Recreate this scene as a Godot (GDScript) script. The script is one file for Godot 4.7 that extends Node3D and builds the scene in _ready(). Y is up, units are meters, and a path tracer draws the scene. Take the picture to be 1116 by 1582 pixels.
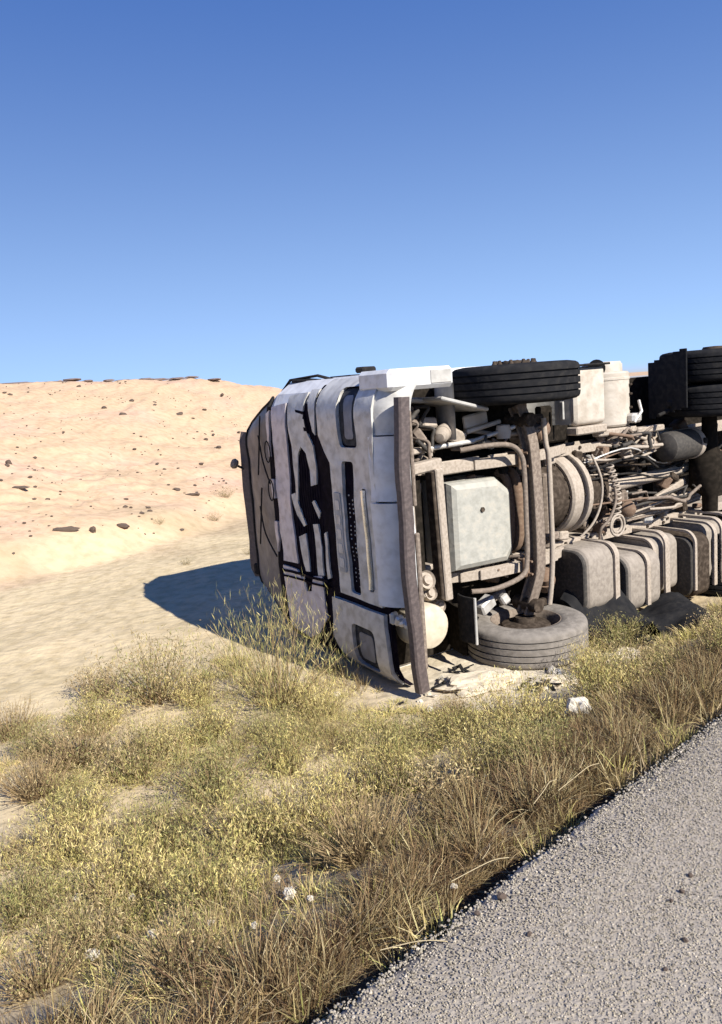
extends Node3D

const CAM_HEIGHT := 1.65
const FIELD := -0.706
const EDGE := Vector2(-0.21, -1.89)      # a point of the road's edge (x, z)
const ALONG := Vector2(0.734, -0.679)    # the road's direction
const OUT := Vector2(-0.679, -0.734)     # from the road into the field
const YC := 1.24                         # height of the truck's centre line as it lies

var M := {}
var used := {}
var rng := RandomNumberGenerator.new()
var dent := FastNoiseLite.new()
var lumps := FastNoiseLite.new()
var fine := FastNoiseLite.new()
var patchy := FastNoiseLite.new()
var foot := PackedVector2Array([Vector2(-30, 3), Vector2(-12, -5.8), Vector2(-5.1, -10.9), Vector2(-3.75, -12.5), Vector2(-2.9, -14.2), Vector2(-2.1, -16.6), Vector2(-0.6, -19.5), Vector2(2.5, -24), Vector2(8, -31), Vector2(20, -44)])


func _ready() -> void:
	set_air_and_camera()
	rng.seed = 7
	for n in [[dent, 3, 2.2], [lumps, 11, 0.9], [fine, 23, 5.0], [patchy, 31, 0.45]]:
		n[0].seed = n[1]
		n[0].frequency = n[2]
		n[0].fractal_octaves = 3
	make_materials()
	build_ground()
	build_road()
	build_truck()
	build_hillside()
	build_roadside_plants()
	build_debris()


func set_air_and_camera() -> void:
	var cam := Camera3D.new()
	cam.name = "camera"
	cam.fov = 2.0 * rad_to_deg(atan(791.0 / 1236.6))
	cam.near = 0.05
	cam.far = 6000.0
	var b := Basis(Vector3.RIGHT, -0.15113) * Basis(Vector3(0, 0, 1), -0.06676)
	cam.transform = Transform3D(b, Vector3(0, CAM_HEIGHT, 0))
	add_child(cam)
	cam.current = true
	var we := WorldEnvironment.new()
	we.name = "world_environment"
	var e := Environment.new()
	e.background_mode = Environment.BG_SKY
	var sm := ProceduralSkyMaterial.new()
	sm.sky_top_color = lin(0.014, 0.066, 0.265)
	sm.sky_horizon_color = lin(0.30, 0.465, 0.74)
	sm.sky_curve = 0.16
	sm.ground_horizon_color = lin(0.42, 0.38, 0.30)
	sm.ground_bottom_color = lin(0.30, 0.25, 0.19)
	sm.sun_angle_max = 1.0
	var sky := Sky.new()
	sky.sky_material = sm
	e.sky = sky
	e.tonemap_mode = Environment.TONE_MAPPER_LINEAR
	e.tonemap_exposure = 1.65
	e.sdfgi_enabled = true
	e.ssao_enabled = true
	e.ssil_enabled = true
	we.environment = e
	add_child(we)
	var sun := DirectionalLight3D.new()
	sun.name = "sun"
	sun.light_energy = 1.6
	sun.light_color = Color(1.0, 0.975, 0.93)
	sun.light_angular_distance = 0.5
	sun.shadow_enabled = true
	add_child(sun)
	sun.look_at_from_position(Vector3(0.527, 0.595, 0.607) * 100.0, Vector3.ZERO)


# ---------------------------------------------------------------- materials

func lin(r: float, g: float, b: float) -> Color:
	return Color(r, g, b).linear_to_srgb()


func noise_texture(seed_: int, freq: float, stops: Array, octaves := 5, normal := false, strength := 4.0) -> NoiseTexture2D:
	var n := FastNoiseLite.new()
	n.seed = seed_
	n.frequency = freq
	n.fractal_octaves = octaves
	n.noise_type = FastNoiseLite.TYPE_SIMPLEX
	var t := NoiseTexture2D.new()
	t.width = 512
	t.height = 512
	t.seamless = true
	t.noise = n
	if normal:
		t.as_normal_map = true
		t.bump_strength = strength
	else:
		var g := Gradient.new()
		var offs := PackedFloat32Array()
		var cols := PackedColorArray()
		for s in stops:
			offs.append(s[0])
			cols.append(s[1])
		g.offsets = offs
		g.colors = cols
		t.color_ramp = g
	return t


func mottled(called: String, a: Color, b: Color, c: Color, rough: float, metal := 0.0, scale := 1.2, bump := 0.2) -> void:
	# three linear colours, from the low places of the pattern to the high ones
	var m := StandardMaterial3D.new()
	m.resource_name = called
	var far := 0.55 if scale < 2.0 else 0.38
	var lo := b.lerp(a, far)
	var hi := b.lerp(c, far)
	m.albedo_texture = noise_texture(called.hash() % 1000, 0.013, [[0.18, lin(lo.r, lo.g, lo.b)], [0.5, lin(b.r, b.g, b.b)], [0.82, lin(hi.r, hi.g, hi.b)]], 4)
	m.uv1_triplanar = true
	m.uv1_scale = Vector3.ONE * scale
	m.roughness = rough
	m.metallic = metal
	if bump > 0.0:
		m.normal_enabled = true
		m.normal_texture = M.bumps
		m.normal_scale = bump
	M[called] = m


func tinted(called: String, rough: float, back := 0.0) -> void:
	var m := StandardMaterial3D.new()
	m.resource_name = called
	m.vertex_color_use_as_albedo = true
	m.roughness = rough
	m.metallic_specular = 0.25
	if back > 0.0:
		m.backlight_enabled = true
		m.backlight = Color(back, back, back * 0.8)
		m.cull_mode = BaseMaterial3D.CULL_DISABLED
	M[called] = m


func make_materials() -> void:
	M.bumps = noise_texture(5, 0.03, [], 5, true, 6.0)
	M.sand_bumps = noise_texture(6, 0.02, [], 6, true, 10.0)
	mottled("dusty_steel", Color(0.08, 0.06, 0.048), Color(0.19, 0.15, 0.12), Color(0.36, 0.30, 0.245), 0.85, 0.0, 3.4)
	mottled("pale_dusty_steel", Color(0.20, 0.165, 0.13), Color(0.36, 0.305, 0.25), Color(0.48, 0.42, 0.36), 0.85, 0.0, 3.4)
	mottled("greasy_iron", Color(0.015, 0.012, 0.01), Color(0.055, 0.043, 0.034), Color(0.15, 0.12, 0.095), 0.75, 0.0, 2.2)
	mottled("sump_grey", Color(0.27, 0.265, 0.235), Color(0.36, 0.355, 0.32), Color(0.44, 0.41, 0.35), 0.65, 0.0, 1.2)
	mottled("black_plastic", Color(0.012, 0.012, 0.013), Color(0.025, 0.024, 0.024), Color(0.06, 0.053, 0.046), 0.6, 0.0, 2.0)
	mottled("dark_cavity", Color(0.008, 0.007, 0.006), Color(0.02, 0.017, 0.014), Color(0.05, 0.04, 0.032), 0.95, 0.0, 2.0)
	mottled("tyre_black", Color(0.014, 0.015, 0.017), Color(0.022, 0.022, 0.024), Color(0.04, 0.038, 0.036), 0.85, 0.0, 1.5, 0.3)
	mottled("tyre_dusty", Color(0.13, 0.115, 0.10), Color(0.205, 0.185, 0.165), Color(0.29, 0.26, 0.23), 0.95, 0.0, 1.5, 0.3)
	mottled("white_paint", Color(0.44, 0.43, 0.41), Color(0.66, 0.66, 0.66), Color(0.76, 0.77, 0.78), 0.38, 0.0, 0.9, 0.12)
	mottled("grey_paint", Color(0.26, 0.245, 0.22), Color(0.50, 0.49, 0.465), Color(0.64, 0.63, 0.60), 0.4, 0.0, 1.0, 0.15)
	mottled("lilac_paint", Color(0.32, 0.28, 0.28), Color(0.54, 0.49, 0.505), Color(0.64, 0.59, 0.60), 0.4, 0.0, 1.0, 0.15)
	mottled("black_gloss", Color(0.004, 0.0035, 0.006), Color(0.008, 0.006, 0.011), Color(0.016, 0.012, 0.02), 0.6, 0.0, 1.5, 0.1)
	mottled("rusty_bar", Color(0.04, 0.03, 0.03), Color(0.085, 0.066, 0.064), Color(0.16, 0.125, 0.115), 0.7, 0.0, 2.8)
	mottled("beige_paint", Color(0.34, 0.29, 0.23), Color(0.46, 0.41, 0.35), Color(0.56, 0.52, 0.46), 0.7, 0.0, 0.8)
	mottled("tank_dust", Color(0.15, 0.125, 0.105), Color(0.27, 0.235, 0.20), Color(0.38, 0.335, 0.285), 0.85, 0.0, 2.2)
	mottled("lens_grey", Color(0.12, 0.125, 0.14), Color(0.17, 0.18, 0.21), Color(0.24, 0.25, 0.28), 0.55, 0.0, 1.0, 0.1)
	mottled("rust_brown", Color(0.09, 0.055, 0.035), Color(0.17, 0.11, 0.075), Color(0.30, 0.23, 0.17), 0.9, 0.0, 2.6)
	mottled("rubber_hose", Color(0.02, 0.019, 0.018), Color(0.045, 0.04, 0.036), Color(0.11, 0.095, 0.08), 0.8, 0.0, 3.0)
	mottled("aluminium", Color(0.36, 0.33, 0.30), Color(0.55, 0.53, 0.50), Color(0.70, 0.69, 0.67), 0.45, 0.35, 1.3)
	mottled("mat_grey", Color(0.30, 0.29, 0.27), Color(0.40, 0.39, 0.37), Color(0.50, 0.48, 0.45), 0.8, 0.0, 1.0)
	mottled("dust_cream", Color(0.40, 0.34, 0.25), Color(0.54, 0.47, 0.36), Color(0.62, 0.56, 0.44), 0.9, 0.0, 1.2)
	mottled("dark_rock", Color(0.05, 0.037, 0.03), Color(0.09, 0.065, 0.05), Color(0.16, 0.115, 0.085), 0.95, 0.0, 2.5)
	mottled("ridge_rock", Color(0.10, 0.08, 0.075), Color(0.17, 0.13, 0.12), Color(0.25, 0.20, 0.17), 0.95, 0.0, 0.7)
	mottled("pale_stone", Color(0.42, 0.37, 0.29), Color(0.58, 0.53, 0.44), Color(0.70, 0.66, 0.57), 0.9, 0.0, 5.0)
	mottled("asphalt", Color(0.24, 0.205, 0.165), Color(0.32, 0.28, 0.23), Color(0.40, 0.355, 0.295), 0.95, 0.0, 3.0, 0.9)
	mottled("headlamp", Color(0.02, 0.022, 0.025), Color(0.04, 0.042, 0.048), Color(0.09, 0.09, 0.09), 0.18, 0.0, 1.5, 0.05)
	mottled("windscreen", Color(0.11, 0.098, 0.092), Color(0.18, 0.16, 0.15), Color(0.25, 0.225, 0.21), 0.35, 0.0, 0.7, 0.1)
	mottled("chrome", Color(0.55, 0.54, 0.53), Color(0.72, 0.72, 0.72), Color(0.82, 0.82, 0.82), 0.25, 0.8, 1.2, 0.1)
	M.windscreen.metallic_specular = 0.15
	for k in ["black_gloss", "headlamp", "dark_cavity", "black_plastic", "tyre_black", "greasy_iron"]:
		M[k].metallic_specular = 0.08
	mottled("straw", Color(0.30, 0.24, 0.14), Color(0.42, 0.34, 0.20), Color(0.52, 0.43, 0.27), 0.9, 0.0, 6.0)
	tinted("plant", 0.8, 0.5)
	tinted("chip", 0.9)
	var g := StandardMaterial3D.new()
	g.resource_name = "sand"
	g.vertex_color_use_as_albedo = true
	g.albedo_texture = noise_texture(77, 0.012, [[0.2, lin(0.80, 0.79, 0.76)], [0.5, lin(0.93, 0.93, 0.93)], [0.8, lin(1, 1, 1)]], 6)
	g.uv1_triplanar = true
	g.uv1_world_triplanar = true
	g.uv1_scale = Vector3.ONE * 0.55
	g.normal_enabled = true
	g.normal_texture = M.sand_bumps
	g.normal_scale = 0.32
	g.roughness = 0.97
	g.metallic_specular = 0.15
	M.sand = g


# ---------------------------------------------------------------- mesh helpers

func S() -> SurfaceTool:
	var st := SurfaceTool.new()
	st.begin(Mesh.PRIMITIVE_TRIANGLES)
	st.set_smooth_group(-1)
	return st


func tri(st: SurfaceTool, a: Vector3, b: Vector3, c: Vector3, inside: Vector3) -> void:
	if (b - a).cross(c - a).dot((a + b + c) / 3.0 - inside) > 0.0:
		st.add_vertex(a)
		st.add_vertex(c)
		st.add_vertex(b)
	else:
		st.add_vertex(a)
		st.add_vertex(b)
		st.add_vertex(c)


func quad(st: SurfaceTool, a: Vector3, b: Vector3, c: Vector3, d: Vector3, inside: Vector3) -> void:
	tri(st, a, b, c, inside)
	tri(st, a, c, d, inside)


func box(st: SurfaceTool, at: Vector3, size: Vector3, bevel := 0.008, turn := Basis()) -> void:
	var h := size * 0.5
	var k: float = min(bevel, min(h.x, min(h.y, h.z)) * 0.6)
	st.set_smooth_group(-1)
	var p := {}
	for sx in [-1, 1]:
		for sy in [-1, 1]:
			for sz in [-1, 1]:
				var q := Vector3(sx * h.x, sy * h.y, sz * h.z)
				for ax in 3:
					var v := q
					for o in 3:
						if o != ax:
							v[o] -= sign(q[o]) * k
					p[[sx, sy, sz, ax]] = at + turn * v
				tri(st, p[[sx, sy, sz, 0]], p[[sx, sy, sz, 1]], p[[sx, sy, sz, 2]], at)
	for s in [-1, 1]:
		quad(st, p[[s, -1, -1, 0]], p[[s, 1, -1, 0]], p[[s, 1, 1, 0]], p[[s, -1, 1, 0]], at)
		quad(st, p[[-1, s, -1, 1]], p[[1, s, -1, 1]], p[[1, s, 1, 1]], p[[-1, s, 1, 1]], at)
		quad(st, p[[-1, -1, s, 2]], p[[1, -1, s, 2]], p[[1, 1, s, 2]], p[[-1, 1, s, 2]], at)
		for t in [-1, 1]:
			quad(st, p[[s, t, -1, 0]], p[[s, t, 1, 0]], p[[s, t, 1, 1]], p[[s, t, -1, 1]], at)
			quad(st, p[[s, -1, t, 0]], p[[s, 1, t, 0]], p[[s, 1, t, 2]], p[[s, -1, t, 2]], at)
			quad(st, p[[-1, s, t, 1]], p[[1, s, t, 1]], p[[1, s, t, 2]], p[[-1, s, t, 2]], at)


func sweep(st: SurfaceTool, pts: Array, wide: Vector3, w: float, d: float, bevel := 0.012) -> void:
	# a flat bar along a path: w along the given direction, d across it
	st.set_smooth_group(-1)
	var rings := []
	for i in pts.size():
		var along: Vector3 = (pts[min(i + 1, pts.size() - 1)] - pts[max(i - 1, 0)]).normalized()
		var u := (wide - along * wide.dot(along)).normalized()
		var v := along.cross(u)
		var ring := []
		for c in [[1, 1, 1, 0], [1, 1, 0, 1], [-1, 1, 0, 1], [-1, 1, 1, 0], [-1, -1, 1, 0], [-1, -1, 0, 1], [1, -1, 0, 1], [1, -1, 1, 0]]:
			ring.append(pts[i] + u * c[0] * (w * 0.5 - bevel * c[3]) + v * c[1] * (d * 0.5 - bevel * c[2]))
		rings.append(ring)
	for i in rings.size() - 1:
		var mid: Vector3 = (pts[i] + pts[i + 1]) * 0.5
		for k in 8:
			st.set_smooth_group(20 + k)
			quad(st, rings[i][k], rings[i][(k + 1) % 8], rings[i + 1][(k + 1) % 8], rings[i + 1][k], mid)
	st.set_smooth_group(-1)
	for e in [0, rings.size() - 1]:
		var inside: Vector3 = pts[1] if e == 0 else pts[-2]
		for k in range(1, 7):
			tri(st, rings[e][0], rings[e][k], rings[e][k + 1], inside)


func smooth_path(pts: Array, steps := 5) -> Array:
	var out := []
	for i in pts.size() - 1:
		var p0: Vector3 = pts[max(i - 1, 0)]
		var p1: Vector3 = pts[i]
		var p2: Vector3 = pts[i + 1]
		var p3: Vector3 = pts[min(i + 2, pts.size() - 1)]
		for k in steps:
			out.append(p1.cubic_interpolate(p2, p0, p3, float(k) / steps))
	out.append(pts[-1])
	return out


func tube(st: SurfaceTool, pts: Array, r, sides := 8) -> void:
	st.set_smooth_group(1)
	var rings := []
	var up := Vector3(0.31, 0.77, 0.55)
	for i in pts.size():
		var d: Vector3 = (pts[min(i + 1, pts.size() - 1)] - pts[max(i - 1, 0)]).normalized()
		var u := up.cross(d)
		if u.length() < 0.1:
			u = Vector3(0.9, 0.1, -0.3).cross(d)
		u = u.normalized()
		up = d.cross(u)
		var rad: float = r[i] if r is Array else r
		var ring := []
		for k in sides:
			var a := TAU * k / sides
			ring.append(pts[i] + (u * cos(a) + up * sin(a)) * rad)
		rings.append(ring)
	for i in rings.size() - 1:
		var mid: Vector3 = (pts[i] + pts[i + 1]) * 0.5
		for k in sides:
			var l := (k + 1) % sides
			quad(st, rings[i][k], rings[i][l], rings[i + 1][l], rings[i + 1][k], mid)
	st.set_smooth_group(-1)
	for e in [0, rings.size() - 1]:
		var inside: Vector3 = pts[1] if e == 0 else pts[-2]
		for k in range(1, sides - 1):
			tri(st, rings[e][0], rings[e][k], rings[e][k + 1], inside)


func lathe(st: SurfaceTool, prof: Array, xf: Transform3D, n := 40, flip := false, from := 0.0, to := TAU) -> void:
	# prof: Vector2(radius, height along the local y axis)
	var group := 2
	for i in prof.size() - 1:
		if i > 0:
			var a: Vector2 = (prof[i] - prof[i - 1]).normalized()
			var b: Vector2 = (prof[i + 1] - prof[i]).normalized()
			if a.dot(b) < 0.8:
				group += 1
		st.set_smooth_group(group)
		for k in n:
			var t0 := lerpf(from, to, float(k) / n)
			var t1 := lerpf(from, to, float(k + 1) / n)
			if k + 1 == n and to - from > TAU - 0.001:
				t1 = from
			var q := []
			for c in [[prof[i], t0], [prof[i], t1], [prof[i + 1], t1], [prof[i + 1], t0]]:
				q.append(xf * Vector3(c[0].x * cos(c[1]), c[0].y, c[0].x * sin(c[1])))
			if flip:
				q.reverse()
			if prof[i].x > 0.0005:
				for v in [q[0], q[1], q[2]] if not flip else [q[0], q[2], q[3]]:
					st.add_vertex(v)
			if prof[i + 1].x > 0.0005:
				for v in [q[0], q[2], q[3]] if not flip else [q[0], q[1], q[2]]:
					st.add_vertex(v)
	st.set_smooth_group(-1)


func along_x(at: Vector3) -> Transform3D:      # lathe axis laid along x
	return Transform3D(Basis(Vector3(0, 1, 0), Vector3(1, 0, 0), Vector3(0, 0, -1)), at)


func along_z(at: Vector3) -> Transform3D:      # lathe axis laid along z
	return Transform3D(Basis(Vector3(1, 0, 0), Vector3(0, 0, 1), Vector3(0, -1, 0)), at)


func rounded(y0: float, y1: float, z0: float, z1: float, r: float, n := 5) -> PackedVector2Array:
	var out := PackedVector2Array()
	for c in [[y1 - r, z1 - r, 0.0], [y0 + r, z1 - r, PI / 2], [y0 + r, z0 + r, PI], [y1 - r, z0 + r, PI * 1.5]]:
		for k in n + 1:
			var a: float = c[2] + PI / 2 * k / n
			out.append(Vector2(c[0] + r * cos(a), c[1] + r * sin(a)))
	return out


func section(st: SurfaceTool, poly: PackedVector2Array, x0: float, x1: float, ease := 0.012) -> void:
	# a (y, z) outline run along x with softened ends
	var mid := Vector2.ZERO
	for p in poly:
		mid += p / poly.size()
	var rows := []
	for e in [[x0, 1], [x0 + ease, 0], [x1 - ease, 0], [x1, 1]]:
		var row := []
		for p in poly:
			var q: Vector2 = p
			if e[1] == 1:
				q -= (p - mid).normalized() * ease
			row.append(Vector3(e[0], q.x, q.y))
		rows.append(row)
	for i in 3:
		st.set_smooth_group(3 + i)
		for k in poly.size():
			var l := (k + 1) % poly.size()
			quad(st, rows[i][k], rows[i][l], rows[i + 1][l], rows[i + 1][k], Vector3((x0 + x1) / 2, mid.x, mid.y))
	st.set_smooth_group(-1)
	for e in [0, 3]:
		var m := Vector3(rows[e][0].x, mid.x, mid.y)
		for k in poly.size():
			tri(st, rows[e][k], rows[e][(k + 1) % poly.size()], m, Vector3((x0 + x1) / 2, mid.x, mid.y))


func named(called: String, where: Node) -> String:
	var key := [called, where]
	used[key] = used.get(key, -1) + 1
	return called if used[key] == 0 else "%s_%03d" % [called, used[key]]


func put(called: String, mesh: Mesh, material: Material, parent: Node = self) -> MeshInstance3D:
	var o := MeshInstance3D.new()
	o.name = named(called, parent)
	o.mesh = mesh
	if material:
		o.material_override = material
	parent.add_child(o, true)
	return o


func build(called: String, st: SurfaceTool, material: Material, parent: Node = self) -> MeshInstance3D:
	st.generate_normals()
	return put(called, st.commit(), material, parent)


func thing(called: String, label: String, category: String, at := Vector3.ZERO, group := "") -> Node3D:
	var o := Node3D.new()
	o.name = named(called, self)
	add_child(o, true)
	o.position = at
	tag(o, label, category, group)
	return o


func tag(o: Node, label: String, category: String, group := "") -> void:
	o.set_meta("label", label)
	o.set_meta("category", category)
	if group:
		o.set_meta("group", group)


func structure(o: Node, label: String, category: String, kind := "structure") -> void:
	tag(o, label, category)
	o.set_meta("kind", kind)


# ---------------------------------------------------------------- ground and road

func into_field(x: float, z: float) -> float:
	return (Vector2(x, z) - EDGE).dot(OUT)


func behind_foot(x: float, z: float) -> float:
	var best := 1e9
	var side := 1.0
	var p := Vector2(x, z)
	for i in foot.size() - 1:
		var a := foot[i]
		var b := foot[i + 1]
		var c := Geometry2D.get_closest_point_to_segment(p, a, b)
		var d := p.distance_to(c)
		if d < best:
			best = d
			side = 1.0 if (b - a).cross(p - a) < 0.0 else -1.0
	return best * side


func hill_crest(x: float) -> float:
	var xs := [-60.0, -14.0, -10.0, -6.5, -3.7, 0.0, 4.0, 9.0]
	var hs := [3.5, 3.35, 3.3, 3.25, 2.7, 1.6, 0.7, 0.0]
	if x <= xs[0]:
		return hs[0]
	for i in xs.size() - 1:
		if x <= xs[i + 1]:
			return lerpf(hs[i], hs[i + 1], (x - xs[i]) / (xs[i + 1] - xs[i]))
	return 0.0


func hill(x: float, z: float) -> float:
	var k := behind_foot(x, z)
	if k <= -0.8:
		return 0.0
	var prof: float = smoothstep(-0.8, 13.5, k) * 0.5 + 0.42 * clampf(k / 11.0, 0.0, 1.0) - 0.04 * smoothstep(2.0, 11.0, k) + 0.12 * smoothstep(-0.2, 0.8, k)
	var rough := lumps.get_noise_2d(x * 0.5, z * 0.5) * 0.13 + fine.get_noise_2d(x * 0.35, z * 0.35) * 0.06 + fine.get_noise_2d(x * 0.9, z * 0.9) * 0.025
	return hill_crest(x) * prof * (1.0 - smoothstep(14.0, 32.0, k)) + rough * smoothstep(0.0, 2.5, k)


func ground(x: float, z: float) -> float:
	var s := into_field(x, z)
	if s < -0.03:
		return -0.16
	var y := -0.13 - 0.576 * smoothstep(0.04, 2.0, s)
	y += lumps.get_noise_2d(x * 0.7, z * 0.7) * 0.035 * smoothstep(0.1, 1.0, s)
	y += fine.get_noise_2d(x, z) * 0.018 * smoothstep(0.05, 0.5, s) * (1.0 - 0.75 * smoothstep(2.6, 4.5, s))
	if s > 4.0:
		y += hill(x, z)
	return y


func spaced(from: float, to: float, step: float, reach: float) -> PackedFloat32Array:
	var out := PackedFloat32Array()
	var v := from
	while v < to:
		out.append(v)
		v += step
	var d := step
	while v < reach:
		out.append(v)
		d *= 1.14
		v += d
	d = step
	v = from - d
	while v > -reach:
		out.insert(0, v)
		d *= 1.14
		v -= d
	return out


func build_ground() -> void:
	var xs := spaced(-11.0, 5.0, 0.09, 2500.0)
	var zs := PackedFloat32Array()
	var v := -2500.0
	var d := 360.0
	while v < -16.0:
		zs.append(v)
		d = max(0.14, -(v + 14.0) * 0.05)
		v += d
	while v < 0.0:
		zs.append(v)
		v += 0.085
	d = 0.1
	while v < 900.0:
		zs.append(v)
		d *= 1.25
		v += d
	var w := xs.size()
	var h := zs.size()
	var pos := PackedVector3Array()
	var col := PackedColorArray()
	pos.resize(w * h)
	col.resize(w * h)
	for j in h:
		for i in w:
			var x := xs[i]
			var z := zs[j]
			pos[j * w + i] = Vector3(x, ground(x, z), z)
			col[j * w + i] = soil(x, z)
	var nor := PackedVector3Array()
	nor.resize(w * h)
	var idx := PackedInt32Array()
	for j in h:
		for i in w:
			var a := pos[j * w + max(i - 1, 0)]
			var b := pos[j * w + min(i + 1, w - 1)]
			var c := pos[max(j - 1, 0) * w + i]
			var e := pos[min(j + 1, h - 1) * w + i]
			nor[j * w + i] = (e - c).cross(b - a).normalized()
			if i + 1 < w and j + 1 < h:
				var k := j * w + i
				idx.append_array([k, k + 1, k + w, k + 1, k + w + 1, k + w])
	var arr := []
	arr.resize(Mesh.ARRAY_MAX)
	arr[Mesh.ARRAY_VERTEX] = pos
	arr[Mesh.ARRAY_NORMAL] = nor
	arr[Mesh.ARRAY_COLOR] = col
	arr[Mesh.ARRAY_INDEX] = idx
	var am := ArrayMesh.new()
	am.add_surface_from_arrays(Mesh.PRIMITIVE_TRIANGLES, arr)
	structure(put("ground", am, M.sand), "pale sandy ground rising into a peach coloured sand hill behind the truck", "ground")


func soil(x: float, z: float) -> Color:
	var k := behind_foot(x, z)
	var s := into_field(x, z)
	var n := patchy.get_noise_2d(x, z)
	var f := fine.get_noise_2d(x * 0.7, z * 0.7)
	var flat := Color(0.62, 0.505, 0.325).lerp(Color(0.54, 0.44, 0.28), clampf(0.5 + n * 1.2, 0, 1))
	var slope := Color(0.60, 0.43, 0.285).lerp(Color(0.54, 0.395, 0.26), clampf(0.5 + n, 0, 1))
	slope = slope.lerp(Color(0.60, 0.41, 0.30), clampf(patchy.get_noise_2d(x * 0.6 + 40, z * 0.6) * 1.4, 0, 1))
	var c := flat.lerp(slope, smoothstep(-1.0, 0.5, k + n * 0.9))
	# the weathered, slightly greyer toe of the hill
	c = c.lerp(Color(0.42, 0.35, 0.22), 0.55 * smoothstep(1.6, 0.2, absf(k - 0.1)) * clampf(0.35 + n * 1.5, 0, 1))
	# thin soil among the roadside weeds, brown towards the road
	var weedy := smoothstep(4.6, 3.0, s + n * 1.2)
	c = c.lerp(Color(0.40, 0.325, 0.205).lerp(Color(0.54, 0.44, 0.30), clampf(0.5 + f * 1.5, 0, 1)), weedy * 0.8)
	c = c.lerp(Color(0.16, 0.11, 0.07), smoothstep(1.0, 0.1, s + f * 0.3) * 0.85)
	c = c.lerp(Color(0.06, 0.042, 0.028), smoothstep(0.26, 0.12, s + f * 0.08))  # near-black edge strip: dark soil, with the road drop's shadow painted in
	# pale crushed dust where the truck's nose and wheel ground to a halt
	var dust := smoothstep(1.0, 0.35, Vector2((x - 0.95) * 0.8, z + 6.2).length() + f * 0.25)
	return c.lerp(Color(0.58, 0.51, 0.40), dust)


func build_road() -> void:
	var st := S()
	st.set_smooth_group(0)
	var ts := PackedFloat32Array()
	var t := -60.0
	while t < 700.0:
		ts.append(t)
		t += 0.05 if t > -2.5 and t < 7.0 else (0.5 if absf(t) < 30.0 else 8.0)
	var rows := []
	var wob := FastNoiseLite.new()
	wob.seed = 4
	wob.frequency = 1.3
	wob.fractal_octaves = 4
	for q in ts:
		var e := wob.get_noise_1d(q) * 0.05 + wob.get_noise_1d(q * 7.0 + 90.0) * 0.018
		var row := []
		for c in [[e - 0.012, -0.17], [e, -0.035], [e - 0.012, -0.012], [e - 0.05, -0.004], [-0.25, 0.0], [-0.9, 0.001], [-3.6, 0.006], [-7.2, 0.0], [-7.3, -0.13]]:
			var p: Vector2 = EDGE + ALONG * q + OUT * c[0]
			row.append(Vector3(p.x, c[1], p.y))
		rows.append(row)
	for i in rows.size() - 1:
		for k in rows[i].size() - 1:
			quad(st, rows[i][k], rows[i + 1][k], rows[i + 1][k + 1], rows[i][k + 1], rows[i][4] + Vector3(0, -30, 0) if k > 1 else rows[i][5] + Vector3(0, -0.05, 0))
	structure(build("road", st, M.asphalt), "grey chip sealed road with a ragged edge above the weeds", "road")
	# loose and half bedded chips
	var chip := pebble_mesh(3, 0, 0.35)
	var mm := MultiMesh.new()
	mm.transform_format = MultiMesh.TRANSFORM_3D
	mm.use_colors = true
	mm.mesh = chip
	var n := 150000
	mm.instance_count = n
	for i in n:
		var q := rng.randf_range(-0.7, 4.2)
		var s := -rng.randf() * 2.1
		if i % 60 == 0:
			s = 0.04 - absf(rng.randfn(0.0, 0.06))
		var p: Vector2 = EDGE + ALONG * q + OUT * s
		var r := rng.randf_range(0.0016, 0.0038) * (1.7 if i % 60 == 0 else 1.0)
		var b := Basis.from_euler(Vector3(rng.randf() * TAU, rng.randf() * TAU, rng.randf() * TAU)).scaled(Vector3(r, r * 0.8, r))
		mm.set_instance_transform(i, Transform3D(b, Vector3(p.x, r * 0.3 + (0.001 if s < -0.05 else (-0.004 if s < 0.0 else -0.03)), p.y)))
		var g := rng.randf_range(0.22, 0.40) * (0.4 if rng.randf() < 0.10 else (1.35 if rng.randf() < 0.12 else 1.0))
		mm.set_instance_color(i, Color(g * 1.05, g * 0.93, g * rng.randf_range(0.70, 0.80)))
	var mi := MultiMeshInstance3D.new()
	mi.name = "road_chippings"
	mi.multimesh = mm
	mi.material_override = M.chip
	add_child(mi)
	structure(mi, "fine pale and dark stone chippings bedded in the road surface", "chippings", "stuff")
	# stones that stand out on the road
	var dark := [[0.37, -2.36, 0.022], [1.0, -2.41, 0.013], [0.94, -2.33, 0.012], [0.42, -2.18, 0.012], [0.86, -2.11, 0.012], [0.76, -2.0, 0.010], [0.89, -2.29, 0.010], [0.28, -2.29, 0.013]]
	var says := ["largest dark stone lying on the road close to its ragged edge", "dark stone on the road nearest the right side of the picture", "dark stone on the road just below the rightmost one", "small dark stone alone in the middle of the road", "dark stone on the road above the pair of lowest dark specks", "lowest dark stone on the road near the bottom of the picture", "dark stone lying left of the rightmost pair on the road", "dark stone on the road just below the largest edge stone"]
	for i in dark.size():
		var o := put("road_stone", pebble_mesh(50 + i, 1, 0.3), M.dark_rock)
		o.scale = Vector3(1, 0.7, 0.8) * dark[i][2] * 0.75
		o.rotation.y = i * 1.3
		o.position = Vector3(dark[i][0], dark[i][2] * 0.35 + 0.002, dark[i][1])
		tag(o, says[i], "stone", "dark stones on the road")


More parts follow.
